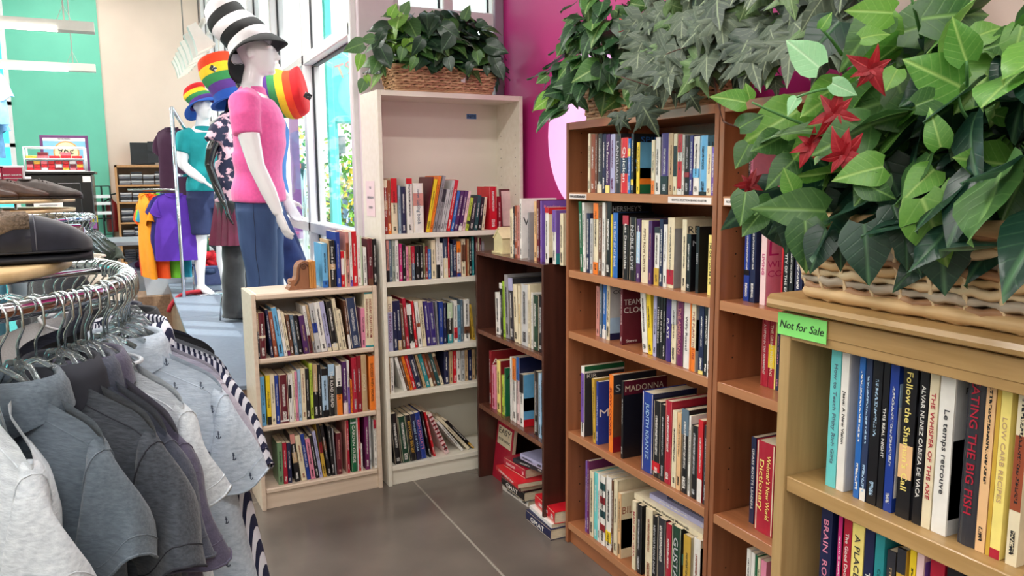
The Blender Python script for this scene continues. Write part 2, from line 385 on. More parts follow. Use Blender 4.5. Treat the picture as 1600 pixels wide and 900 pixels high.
def leg(mb, s, fx=0, foot=True, spread=.02, g=0, z1=.86):
    rs = [(.0, .87, .085, .082), (.005, .72, .082, .076), (.012, .58, .066, .060), (.018, .49, .056, .053), (.008, .40, .056, .052), (-.008, .30, .054, .050), (-.005, .17, .038, .036), (-.004, .09, .034, .033)]
    rs = [(x+fx*(1-z/.87), z, a+g, b+g) for x, z, a, b in rs]
    mb.loft([oval((x, s*(.088+spread*(1-z/.87)), z), a, b, 16) for x, z, a, b in rs])
    if foot:
        y = s*(.088+spread)
        mb.loft([[V((x+fx, y+w*cos(a), z+h*sin(a))) for a in [2*pi*k/12 for k in range(12)]] for x, w, h, z in ((-.055, .022, .028, .035), (-.02, .034, .05, .06), (.04, .036, .042, .05), (.10, .043, .028, .032), (.15, .042, .018, .022), (.185, .03, .010, .014))])
def mannequin(name, label, px, D, face, H=1.0, mat=shell, build=None, voxel=.010):
    p = ad(*px, D); loc = V((p.x, p.y, ZP+.001)); t = thing(name, label, 'mannequin', loc, face, group='mannequins in the window display')
    build(t); return t
def part_from(mb, name, mat, t, voxel=.010, sm=3):
    me = remesh(mb, voxel, sm); me.materials.clear(); me.materials.append(mat); return link(name, me, t)
pinkc = M('pink_cotton', (240, 96, 168), .85, var=.05, scale=60, bump=.15, bscale=300, sheen=.3)
denim = M('blue_denim', (40, 62, 104), .8, scale=3, stretch=(1, 1, .4), rgb2=(86, 114, 160), lo=.35, hi=.7, bump=.2, bscale=400)
denim_d = M('dark_blue_denim', (24, 40, 92), .8, scale=9, rgb2=(40, 62, 122), bump=.2, bscale=400)
tealc = M('teal_cotton', (10, 142, 148), .85, var=.05, bump=.15, bscale=300)
navyc = M('navy_twill', (34, 44, 84), .85, var=.08, bump=.15, bscale=300)
stitch = M('denim_stitch', (40, 48, 78), .8, var=.1)
def folds(me, amp, seed, zlo=-9, zhi=9):
    r = random.Random(seed); ks = [(r.uniform(6, 16), r.uniform(-10, 10), r.uniform(14, 40), r.uniform(0, 6)) for _ in range(6)]
    nr = [v.normal.copy() for v in me.vertices]
    for v, nn in zip(me.vertices, nr):
        c = v.co.copy()
        if zlo < c.z < zhi:
            d = sum(sin(a*c.x*2+b*c.y*2+k*c.z+p) for a, b, k, p in ks)/6
            v.co = c+nn*(amp*d)
def tee(t, mat, sl, zb=.98, g=.014, seed=1, amp=.006, vox=.010):
    mb = MB(); torso(mb, g, .96, 1.50); mb.loft([oval((.0, 0, z), a, b) for z, a, b in ((zb-.03, .142, .194), (zb+.04, .138, .188), (1.10, .122, .166), (1.2, .124, .170))])
    mb.loft([oval((-.012, 0, 1.49), .085, .15), oval((-.01, 0, 1.53), .072, .098), oval((-.006, 0, 1.556), .067, .074)])
    for P, r in sl: mb.tube(P, r, 14)
    me = remesh(mb, vox, 3); folds(me, amp, seed, 0, 1.42); me.materials.clear(); me.materials.append(mat); o = link('shirt', me, t)
    return o
def pants(t, mat, g, zlo, name='jeans', fx=(0, 0), spread=.02, seed=3, amp=.004, flare=0):
    mb = MB(); torso(mb, g, .80, 1.05)
    for s, f in ((1, fx[0]), (-1, fx[1])):
        rs = [(.0, .90, .098, .09), (.004, .72, .088, .082), (.012, .56, .072, .068), (.014, .45, .066+flare*.5, .063+flare*.5), (.004, .28, .064+flare, .060+flare), (.0, .06, .066+flare, .062+flare)]
        rs = [r for r in rs if r[1] >= zlo-.01] or rs[:1]
        if rs[-1][1] > zlo: q = rs[-1]; rs.append((q[0], zlo, q[2]+flare, q[3]+flare))
        mb.loft([oval((x+f*(1-z/.87), s*(.088+spread*(1-z/.87)), z), a+g, b+g, 18) for x, z, a, b in rs])
    me = remesh(mb, .010, 3); folds(me, amp, seed); me.materials.clear(); me.materials.append(mat); return link(name, me, t)

# 1 pink T-shirt and jeans
def b_pink(t):
    mb = MB(); torso(mb); head(mb); leg(mb, 1); leg(mb, -1)
    RA = [(-.01, -.185, 1.43), (.012, -.222, 1.28), (.045, -.238, 1.13), (.10, -.243, 1.0), (.145, -.243, .885)]
    arm(mb, RA, (.062, .056, .050, .043, .034), ((.34, -.02, -.94), (.55, .5, .3)))
    arm(mb, [(-.01, .185, 1.45), (-.02, .23, 1.3), (-.03, .25, 1.17), (.03, .25, 1.05), (.10, .24, .95)], (.062, .056, .050, .043, .034), ((.4, 0, -.9), (.5, -.5, .2)))
    part_from(mb, 'body', shell, t, .0065, 3)
    tee(t, pinkc, (([(-.005, -.11, 1.47), (-.012, -.175, 1.45), (-.006, -.206, 1.375), (.004, -.218, 1.29)], [.075, .084, .078, .072]), ([(-.005, .11, 1.47), (-.012, .175, 1.45), (-.02, .22, 1.33)], [.075, .082, .074])), .97, .016, 1, .007, .009)
    j = pants(t, denim, .012, .03, 'jeans', seed=4, amp=.004)
    for s in (-1, 1):
        Y = s*.078
        MB().tube(snap(j.data, [V((-.2, Y+.05, .95)), V((-.2, Y+.05, .9)), V((-.2, Y+.05, .85)), V((-.2, Y, .825)), V((-.2, Y-.05, .85)), V((-.2, Y-.05, .9)), V((-.2, Y-.05, .95)), V((-.2, Y, .95)), V((-.2, Y+.05, .95))]), .0016, 4).build('pocket_stitch', stitch, j)
        MB().tube(snap(j.data, [V((.01, s*.3, 1.0-.03*k)) for k in range(32)]), .0018, 4).build('side_seam', stitch, j)
m_pink = mannequin('mannequin', 'white mannequin in pink T-shirt and blue jeans at the window', (402, 250), 4.28, radians(-20), build=b_pink)
# 2 dark jeans, mostly hidden behind the first
def b_blue(t):
    mb = MB(); torso(mb); head(mb); leg(mb, 1, .36); leg(mb, -1, .33)
    for s in (-1, 1): arm(mb, [(-.01, s*.185, 1.45), (-.04, s*.22, 1.3), (-.07, s*.23, 1.17), (-.08, s*.23, 1.06), (-.08, s*.22, .95)], (.062, .056, .05, .043, .034), ((.3, 0, -.9), (.6, 0, .3)))
    part_from(mb, 'body', shell, t, .011, 3)
    tee(t, M('sky_blue_cotton', (70, 130, 200), .85, var=.05), (([(-.005, -.11, 1.47), (-.012, -.175, 1.45), (-.03, -.228, 1.31)], [.075, .083, .074]), ([(-.005, .11, 1.47), (-.012, .175, 1.45), (-.02, .22, 1.33)], [.075, .082, .074])), .97, .016, 9, .006)
    pants(t, denim_d, .014, .03, 'jeans', (.36, .33), seed=6, amp=.008)
mannequin('mannequin', 'white mannequin in dark jeans behind the pink shirted one', (412, 250), 4.86, radians(-12), build=b_blue)
# 3 teal T-shirt and navy shorts
def b_teal(t):
    mb = MB(); torso(mb); head(mb); leg(mb, 1, .05); leg(mb, -1, -.02)
    arm(mb, [(-.01, -.185, 1.45), (.0, -.225, 1.32), (.02, -.235, 1.2), (.12, -.20, 1.12), (.20, -.15, 1.05)], (.064, .060, .054, .046, .036), ((.5, .5, -.6), (.3, .4, .3)))
    arm(mb, [(-.01, .185, 1.45), (-.02, .22, 1.3), (-.02, .24, 1.17), (.06, .22, 1.08), (.12, .2, 1.0)], (.062, .056, .05, .043, .034), ((.3, 0, -.9), (.6, 0, .3)))
    part_from(mb, 'body', shell, t, .0095, 3)
    tee(t, tealc, (([(-.005, -.11, 1.47), (-.012, -.175, 1.45), (-.004, -.226, 1.30)], [.075, .085, .078]), ([(-.005, .11, 1.47), (-.012, .175, 1.45), (-.02, .22, 1.33)], [.075, .082, .074])), .99, .02, 5, .006)
    pants(t, navyc, .022, .56, 'shorts', (.02, 0), seed=8, amp=.005, flare=.012)
    B((.125, -.06, 1.36), (.135, -.0, 1.42)).build('chest_print', M('pink_white_print', (240, 190, 200), .6, var=.3, scale=60), t)
    d = MB(); d.lathe([(.0, .0), (.16, .0), (.16, .008), (.0, .01)], 24, (.02, -.05, 0)); d.tube([(-.1, -.13, 0), (-.1, -.13, .25)], .008, 8); d.build('stand', M('brushed_steel', (190, 192, 196), .25, 1), t)
mt = mannequin('mannequin', 'white mannequin in teal T-shirt and navy shorts at the far end', (320, 250), 7.3, radians(-62), build=b_teal)
# 4 glossy black mannequin with patterned top and maroon skirt
pat = M('bold_print_fabric', (30, 34, 66), .7, scale=16, rgb2=(235, 190, 205), lo=.5, hi=.54)
def b_black(t):
    mb = MB(); torso(mb, -.014); head(mb); leg(mb, 1); leg(mb, -1)
    arm(mb, [(-.01, -.16, 1.40), (-.05, -.2, 1.28), (-.07, -.215, 1.17), (.0, -.23, 1.0), (.06, -.235, .88)], (.046, .042, .038, .034, .027), ((.25, 0, -.97), (.7, .5, .1)))
    arm(mb, [(-.01, .16, 1.40), (-.05, .2, 1.28), (-.07, .215, 1.17), (.0, .22, 1.02), (.05, .2, .92)], (.046, .042, .038, .034, .027), ((.25, 0, -.97), (.7, -.5, .1)))
    part_from(mb, 'body', gblack, t, .0095, 3)
    tee(t, pat, (([(-.005, -.10, 1.44), (-.012, -.15, 1.42), (-.03, -.19, 1.33)], [.065, .072, .075]), ([(-.005, .10, 1.44), (-.012, .15, 1.42), (-.03, .19, 1.33)], [.065, .072, .075])), .93, .004, 12, .006)
    sk = MB(); n = 72
    sk.loft([[V((r*cos(2*pi*k/n)*(1+.05*q*sin(k*pi/1.5)), r*1.2*sin(2*pi*k/n)*(1+.05*q*sin(k*pi/1.5)), z)) for k in range(n)] for z, r, q in ((.96, .128, .2), (.88, .145, .8), (.74, .165, 1.2), (.58, .19, 1.6))], True, True, False)
    sk.build('skirt', M('maroon_satin', (92, 14, 50), .45, var=.15), t)
    pants(t, M('black_velvet', (16, 15, 20), .7, var=.3, scale=40, sheen=.4), .012, .03, 'trousers', flare=.012, seed=14, amp=.006)
    MB().tube([(-.12, -.12, 0), (-.10, -.12, .16), (-.06, -.1, .3)], .006, 8).build('stand_rod', M('brushed_steel', (190, 192, 196), .25, 1), t)
m_black = mannequin('mannequin', 'glossy black mannequin in printed top and maroon pleated skirt', (366, 250), 5.9, radians(-40), build=b_black)

# ------------------------------------------------------------------ hats
def on(m, x, z): return _T[m.name] @ V((x, 0, z))
def hat(name, label, base, top, r0, r1, bands, brim_m, brim_w, side=(0, 0, 1), droop=.03, squash=1.0, brim_bend=.0, tagged=None):
    base, top = V(base), V(top); ax = (top-base); Lh = ax.length; ax.normalize()
    a = (V(side)-ax*V(side).dot(ax)).normalized(); b = ax.cross(a); t = thing(name, label, 'hat', base, 0, 'novelty hats on the mannequins')
    n = 36; nb = len(bands)
    def ring(f, g=1.0):
        r = (r0+(r1-r0)*f)*g; c = base+ax*(Lh*f)+a*(.012*sin(f*7))
        return [c+a*(r*cos(2*pi*k/n)*(1+.03*sin(3*2*pi*k/n+f*5)))+b*(r*squash*sin(2*pi*k/n)*(1+.03*cos(2*2*pi*k/n+f*9))) for k in range(n)]
    for i, m in enumerate(bands):
        fs = [(i+q/4)/nb for q in range(5)]
        MB().loft([ring(f, 1+.015*sin(q*pi/4)) for q, f in enumerate(fs)], True, False, i == nb-1).build('band', m, t, world=True)
    k = nb
    MB().loft([ring(1), [V(p)+ax*-.012 for p in ring(1, .8)], [V(p)+ax*-.03 for p in ring(1, .4)], [V(p)+ax*-.035 for p in ring(1, .05)]], True, False, True).build('crown_top', bands[-1] if tagged is None else tagged, t, world=True)
    br = []
    for q in (0, .35, .7, 1, 1.0, .7, .35, 0):
        i = len(br); rr = []
        for j in range(n):
            an = 2*pi*j/n; w = brim_w*q*(1+.15*sin(2*an+1)); dz = -droop*q*q*(1+.6*cos(2*an+.5)+brim_bend*cos(an))
            rr.append(base+a*((r0+w)*cos(an))+b*((r0*squash+w)*sin(an))+ax*(dz+(.004 if i < 4 else -.004)))
        br.append(rr)
    MB().loft(br, True, False, False).build('brim', brim_m, t, world=True)
    return t
felt = lambda n, c: M('felt_'+n, c, .85, var=.05, scale=30, bump=.15, bscale=200)
fb, fw_ = felt('black', (18, 18, 20)), felt('white', (236, 232, 236))
hat('striped_hat', 'tall black and white striped hat tilted on the pink shirted mannequin', on(m_pink, .0, 1.752), on(m_pink, .0, 1.752)+UP*.235-RT*.17, .126, .10, [fw_, fb, fw_, fb, fw_], fb, .045, side=RT, droop=.055, tagged=fb)
fr, fo, fy, fg, fp, fbl = felt('red', (214, 28, 34)), felt('orange', (238, 70, 28)), felt('yellow', (246, 206, 40)), felt('green', (52, 138, 76)), felt('purple', (92, 52, 138)), felt('blue', (34, 84, 176))
hat('rainbow_hat', 'rainbow striped hat tipped sideways against the window', ad(418, 152, 4.78), ad(474, 141, 4.78), .155, .14, [fp, fg, fy, fo, fr], fbl, .05, side=UP, droop=.02, squash=.9, tagged=fr)
hat('rainbow_hat', 'large rainbow hat between the striped hat and the teal mannequin', on(m_black, .0, 1.63), on(m_black, .0, 1.63)+UP*.32-RT*.12, .12, .135, [fbl, fp, fg, fy, fo], fbl, .025, side=RT, droop=.0, tagged=fo)
hat('rainbow_hat', 'small rainbow hat with blue brim on the teal shirted mannequin', on(mt, .01, 1.75), on(mt, .01, 1.75)+UP*.15-RT*.08, .118, .10, [fp, fg, fy, fr], fbl, .06, side=RT, droop=.04, tagged=fr)
for nm, px, D in (('hat_tag', (333, 107), 5.5), ('hat_tag', (299, 166), 7.25), ('hat_tag', (481, 150), 4.72)):
    p = ad(*px, D); o = BB((-.022, -.002, -.018), (.022, .002, .018), .002, Matrix.Translation(p) @ Matrix.Rotation(.5, 4, 'Y')).build(nm, M('black_white_tag', (22, 20, 22), .4, scale=70, rgb2=(230, 230, 230), lo=.58, hi=.6), None)
    tag(o, {333: 'black and white swing tag on the large rainbow hat', 299: 'black swing tag on the small rainbow hat', 481: 'black swing tag on the sideways rainbow hat'}[px[0]], 'tag')
# ------------------------------------------------------------------ bookcases
wl = wood('white_laminate', (232, 225, 208), (240, 234, 220), .38, 0, 2.5)
wlb = M('white_laminate_back', (230, 224, 208), .5, var=.02, scale=3)
birch = wood('pale_birch_veneer', (214, 192, 170), (226, 206, 186), .4, 0, 3)
maple = wood('brown_maple_veneer', (136, 82, 52), (160, 100, 66), .32, 2, 2.4, coat=.15)
maple_h = wood('brown_maple_shelf', (146, 90, 56), (170, 108, 70), .3, 0, 2.4, coat=.2)
edge_m = wood('brown_edge_band', (172, 116, 78), (186, 130, 90), .4, 0, 3)
dark_v = wood('dark_walnut_veneer', (60, 32, 26), (78, 42, 33), .3, 2, 2.4, coat=.2)
dark_h = wood('dark_walnut_shelf', (86, 50, 38), (104, 62, 46), .26, 0, 2.4, coat=.3)
tan_v = wood('tan_oak_laminate', (172, 140, 92), (186, 154, 106), .42, 2, 6)
tan_h = wood('tan_oak_shelf', (168, 132, 82), (184, 148, 98), .36, 0, 5, coat=.1)
hole_m = M('peg_hole_dark', (40, 28, 22), .8)
class Case:
    """a bookcase: local x runs along its front, y into its depth"""
    def __init__(s, name, label, o, rz, w, h, d, shelves, mv, mh, me, mback, th=.018, sth=.026, plinth=.06, nose=0, top_th=None, cat='bookcase', over=0):
        s.t = thing(name, label, cat, (o[0], o[1], 0), rz); s.m = _T[s.t.name]; s.w, s.h, s.d, s.th = w, h, d, th; s.sh = shelves
        tt = top_th or sth
        for x in (0, w-th):
            p = BB((x, 0, 0), (x+th, d, h-(0 if not over else tt)), .0015).build('side_panel', mv, s.t)
        BB((-over if over else th, -over, h-tt), (w+over if over else w-th, d, h), .006 if nose else .0015).build('top_panel', mh, s.t)
        B((th, d-.008, plinth), (w-th, d-.003, h-tt)).build('back_panel', mback, s.t)
        if plinth: BB((th, .015, 0), (w-th, .03, shelves[-1]-sth), .001).build('plinth', mh, s.t)
        for z in shelves:
            q = BB((th+.001, .004, z-sth), (w-th-.001, d-.01, z), .008 if nose else .0015).build('shelf', mh, s.t)
            if me: B((th+.001, .0025, z-sth), (w-th-.001, .0045, z-.001)).build('edge_band', me, q)
    def holes(s, side_x, ys, zs, mat):
        mb = MB()
        for y in ys:
            for z in zs:
                mb.loft([[(side_x, y+.003*cos(a*pi/3), z+.003*sin(a*pi/3)) for a in range(6)], [(side_x+.0006, y+.003*cos(a*pi/3), z+.003*sin(a*pi/3)) for a in range(6)]], True, True, True, False)
        mb.build('peg_holes', mat, s.t, kind='stuff')
    def P(s, u, v, z): return s.m @ V((u, v, z))
    def u_of(s, px, v, z):
        a, b = -.6, 2.
        for _ in range(40):
            c = (a+b)/2
            d = s.P(c, v, z)-OC
            if d.dot(FW) < .05: b = c; continue
            if pj(s.P(c, v, z))[0] < px: a = c
            else: b = c
        return (a+b)/2
    def z_of(s, py, u, v):
        a, b = -.3, 3.
        for _ in range(40):
            c = (a+b)/2
            if pj(s.P(u, v, c))[1] > py: a = c
            else: b = c
        return (a+b)/2

A_W = .0358
tall = Case('tall_bookcase', 'tall white bookcase with an empty upper shelf beside the magenta wall', (1.1099, 3.7987), A_W, .806, 2.02, .28,
            [1.315, 1.072, .715, .493, .105], wl, wl, None, wlb, .02, .026, .07)
tall.holes(.786-.0008, (.05, .22), [1.5+.05*i for i in range(6)]+[1.82], hole_m)
low = Case('low_bookcase', 'short pale birch bookcase standing below the jeans mannequin', (.4716, 3.7805), A_W, .607, 1.06, .28,
           [.749, .418, .105], birch, birch, None, M('low_case_back', (196, 188, 184), .55, var=.02), .02, .026, .07, nose=1, top_th=.03)
dark = Case('dark_bookcase', 'small dark walnut bookcase between white and brown bookcases', (1.5819, 3.7233), -pi/2, .752, 1.218, .30,
            [.811, .41], dark_v, dark_h, M('dark_edge_wear', (120, 78, 58), .45, var=.3, scale=60), dark_v, .018, .022, 0, top_th=.018)
B1H = [1.53, 1.208, .948, .509, .097]
b1 = Case('brown_bookcase', 'brown maple bookcase in the middle, full of books on five shelves', (1.6263, 2.8538), -pi/2, .937, 1.811, .30,
          B1H, maple, maple_h, edge_m, maple, .02, .03, .08)
b1.holes(.0205, (.06, .24), [z+.08*k for z in (.1, .51, .95, 1.21, 1.53) for k in range(1, 4)], hole_m)
b2 = Case('brown_bookcase', 'brown maple bookcase half hidden behind the tan bookcase', (1.6263, 1.9125), -pi/2, .937, 1.811, .30,
          B1H, maple, maple_h, edge_m, maple, .02, .03, .08)
b2.holes(.0205, (.06, .24), [z+.07*k for z in (.1, .51, .95, 1.21, 1.53) for k in range(1, 4)], hole_m)
TX = .941
tanc = Case('tan_bookcase', 'tan oak bookcase nearest the camera carrying the large basket', (TX, .945), -pi/2, .86, 1.372, .30,
            [1.099, .80, .5, .2, .07], tan_v, tan_h, None, tan_v, .022, .026, .06, top_th=.03)
# moulded top of the tan case
mo = MB(); prof = [(.012, 1.372), (.0, 1.374), (-.02, 1.380), (-.022, 1.386), (-.018, 1.393), (.005, 1.397), (.28, 1.398), (.30, 1.398), (.32, 1.372)]
mo.loft([[(x+((-1 if x < .4 else 1)*min(0, v)*.9), v, z) for v, z in prof] for x in (-.03, .0, .86, .885)], True, True, True, False)
mo.build('moulded_top', tan_h, tanc.t)
BB((.022, .002, 1.328), (.838, .02, 1.345), .001).build('top_rail', tan_h, tanc.t)

# small notes, tapes and shelf labels
paper = M('white_paper', (236, 226, 222), .7, var=.02); ink = M('black_ink', (26, 24, 26), .6, var=.0)
def note(case, lo, hi, label, mat, name='shelf_label', cat='label', ttl=None, tcol=None, face='-y', fit=.8, **k):
    t = thing(name, label, cat, case.P((lo[0]+hi[0])/2, lo[1], lo[2]), case.t.rotation_euler[2])
    B(*[tuple(_T[t.name].inverted() @ case.P(*q)) for q in (lo, hi)]).build('strip', mat, t)
    if ttl:
        c = case.P((lo[0]+hi[0])/2, lo[1]-.0006, (lo[2]+hi[2])/2)
        wtext(ttl, .01, tcol or ink, c, case.m.to_3x3() @ V((1, 0, 0)), (0, 0, 1), t, fit=((hi[0]-lo[0])*fit, (hi[2]-lo[2])*.62), **k)
    return t
z = 1.53-.03
nl = note(b1, (.025, .0012, z+.003), (.16, .0022, z+.024), 'white label strip at far end of brown shelf edge', paper)
note(b1, (.69, .0012, z+.003), (.91, .0022, z+.024), 'white label strip at near end of brown shelf edge', paper, ttl='EROTICA SELECTION BEHIND REGISTER')
note(b2, (.028, .0012, z+.003), (.12, .0022, z+.024), 'white label strip beside the hanging green leaves', paper, ttl='NON-FICTION')
note(tall, (.60, .2710, 1.915), (.66, .2718, 1.942), 'blue tape reading NFS inside the tall white bookcase', M('blue_masking_tape', (84, 134, 190), .7, var=.06), 'tape', 'tape', 'NFS')
gt = note(tanc, (-.002, -.0035, 1.335), (.098, -.0025, 1.371), 'bright green masking tape with handwriting on the tan bookcase', M('green_tape', (140, 232, 120), .6, var=.05), 'tape', 'tape', 'Not for Sale', shear=.25, fit=.9)
t = thing('price_note', 'pale price sheet taped to the tall white bookcase side', 'note', tall.P(-.001, .16, 1.40), A_W)
B((-.0012, -.08, 0), (-.0002, .06, .18)).build('sheet', M('faint_pink_paper', (232, 210, 214), .7, var=.02), t)
pn_ = t
# ------------------------------------------------------------------ books
PAL = dict(brick=(150, 48, 44), rust=(150, 74, 46), red=(206, 26, 40), greyblue=(150, 168, 184), navy=(26, 32, 72), white=(236, 232, 226), maroon=(98, 22, 38),
  yellow=(240, 206, 40), orange=(240, 126, 34), grey=(150, 148, 152), lightgrey=(196, 196, 196), blue=(40, 104, 184), purple=(78, 36, 96), pink=(228, 140, 168), yellowgreen=(186, 208, 70),
  charcoal=(46, 46, 54), darkteal=(24, 76, 80), black=(20, 19, 24), cream=(232, 218, 186), darkred=(140, 22, 36), slate=(92, 112, 130), greygreen=(160, 170, 160), magenta=(196, 36, 116),
  tan=(196, 164, 124), crimson=(176, 24, 52), olive=(120, 116, 84), slateblue=(44, 58, 92), teal=(40, 140, 146), lavender=(178, 176, 212), brown=(104, 66, 46), indigo=(58, 40, 122),
  royal=(30, 60, 148), steelblue=(110, 164, 196), mustard=(206, 166, 62), skyblue=(106, 176, 222), green=(16, 100, 62), palegreen=(196, 214, 180), lightblue=(170, 200, 226), sage=(116, 150, 112),
  plum=(108, 30, 88), rose=(206, 140, 130), lime=(156, 196, 50), darkgreen=(26, 66, 48), violet=(120, 86, 176), peach=(236, 190, 140), aqua=(110, 206, 206), lemon=(246, 226, 130), gold=(206, 160, 60),
  silver=(200, 200, 204), blush=(240, 206, 206))
NAMES = dict(greyblue='grey-blue', lightgrey='light grey', yellowgreen='yellow-green', darkteal='dark teal', darkred='dark red', greygreen='grey-green', slateblue='dark slate blue', steelblue='steel blue',
  skyblue='sky blue', palegreen='pale green', lightblue='light blue', darkgreen='dark green', royal='royal blue', blush='blush pink')
def cmat(c): return M('book_'+c, PAL[c], .38, var=.06, scale=30, coat=.15)
page_m = M('book_pages', (222, 206, 178), .8, var=.12, scale=8, stretch=(90, 4, 4))
def ink_for(c):
    r, g, b = PAL[c]; return 'white' if .3*r+.6*g+.1*b < 120 else 'black'
def imat(c): return M('ink_'+c, PAL[c], .5, var=0)
def print_mat(c):
    """illegible fine print: ink where noise is high, clear elsewhere"""
    k = 'fine_print_'+c
    if k in _m: return _m[k]
    m = bpy.data.materials.new(k); m.use_nodes = True; n = m.node_tree; b = n.nodes['Principled BSDF']; b.inputs['Base Color'].default_value = (*lin(PAL[c]), 1); b.inputs['Roughness'].default_value = .5
    tc = n.nodes.new('ShaderNodeTexCoord'); no = n.nodes.new('ShaderNodeTexNoise'); no.inputs['Scale'].default_value = 420; no.inputs['Detail'].default_value = 1
    cr = n.nodes.new('ShaderNodeValToRGB'); cr.color_ramp.elements[0].position = .47; cr.color_ramp.elements[1].position = .53
    n.links.new(tc.outputs['Object'], no.inputs['Vector']); n.links.new(no.outputs['Fac'], cr.inputs[0]); n.links.new(cr.outputs[0], b.inputs['Alpha'])
    _m[k] = m; return m
for zz, w_ in ((.14, .015), (.09, .05), (.04, .03)): B((-.0018, -.01-w_, zz), (-.0012, -.01+w_, zz+.012)).build('print_line', print_mat('grey'), pn_)
B((-.06, -.0012, .006), (.06, -.0006, .015)).build('print_line', print_mat('charcoal'), nl)
def make_book(m, t, h, d, color, label, band=None, text=None, tcol=None, cover=None, ctext=None, ctcol=None, side=1, hard=None, text2=None, group=None):
    """one book; matrix m puts its lower left spine corner, local x = thickness, y = depth, z = height"""
    o = bpy.data.objects.new('book', None); C.objects.link(o); o.matrix_world = m; o.empty_display_size = .02
    tag(o, label, 'book', group)
    hard = hard if hard is not None else (t > .024)
    c = .0022 if hard else .0008; e = .003 if hard else .0006; t = max(t, .005)
    mb = MB()
    mb.box((0, .002, 0), (c, d, h)); mb.box((t-c, .002, 0), (t, d, h))
    if hard:  # gently rounded spine
        k = 5; xs = [t*i/(k-1) for i in range(k)]; ys = [.0035*(2*i/(k-1)-1)**2 for i in range(k)]
        mb.loft([[(xs[i], ys[i], z) for i in range(k)]+[(xs[i], ys[i]+.0022, z) for i in reversed(range(k))] for z in (0, h)], True, True, True, False)
    else: mb.box((0, 0, 0), (t, .0022, h))
    mb.build('cover', cmat(color), o)
    B((c, .0025, e), (t-c, d-e, h-e)).build('page_block', page_m, o)
    y = -.0004
    tc = tcol or ink_for(color)
    lo, hi = .0, h
    for bc, f0, f1 in (band or ()):
        B((.0004, y-.0002, h*f0), (t-.0004, .004, h*f1)).build('spine_band', cmat(bc), o)
    if text and t > .006:
        n = 2 if text2 else 1
        for k, tx in enumerate([text]+([text2] if text2 else [])):
            me = text_mesh(tx, .02, imat(tc), bold=.006, fit=(h*.7, t*(.46 if n == 1 else .32)))
            xx = t/2 if n == 1 else t*(.72 if k == 0 else .3)
            if me: link('spine_title', me, o, Matrix(((0, 1, 0, xx), (0, 0, -1, y-.0004), (-1, 0, 0, h*.52), (0, 0, 0, 1))))
    elif t > .007:
        f0 = random.uniform(.3, .45); f1 = random.uniform(.75, .92)
        B((t*.36, y-.0003, h*f0), (t*.64, y-.0001, h*f1)).build('spine_print', print_mat(tc), o)
        B((t*.3, y-.0003, h*.06), (t*.7, y-.0001, h*random.uniform(.12, .26))).build('spine_mark', print_mat(tc), o)
    if cover:
        x = t if side > 0 else 0; a, b = (x-.0002, x+.0003) if side > 0 else (x-.0003, x+.0002)
        for cc, f0, f1 in cover:
            B((a, .003, h*f0), (b, d-.001, h*f1)).build('cover_print', cmat(cc), o)
        a, b = (x+.0003, x+.0005) if side > 0 else (x-.0005, x-.0003)
        if ctext:
            for tx, f, fh, *fw_ in ctext:
                w_ = fw_[0] if fw_ else .85
                me = text_mesh(tx, .02, imat(ctcol or ink_for(cover[-1][0])), fit=(d*w_, h*fh))
                if me: link('cover_title', me, o, Matrix(((0, 0, 1, x+.0004), (1, 0, 0, d*(.04+w_/2)), (0, 1, 0, h*f), (0, 0, 0, 1))) if side > 0 else Matrix(((0, 0, -1, x-.0004), (-1, 0, 0, d*.5), (0, 1, 0, h*f), (0, 0, 0, 1))))
    return o
def parse_bands(s):
    out = []
    for q in s.split('+'):
        a = q.split(':'); out.append((a[0], float(a[1]), float(a[2])))
    return out
NB = 0
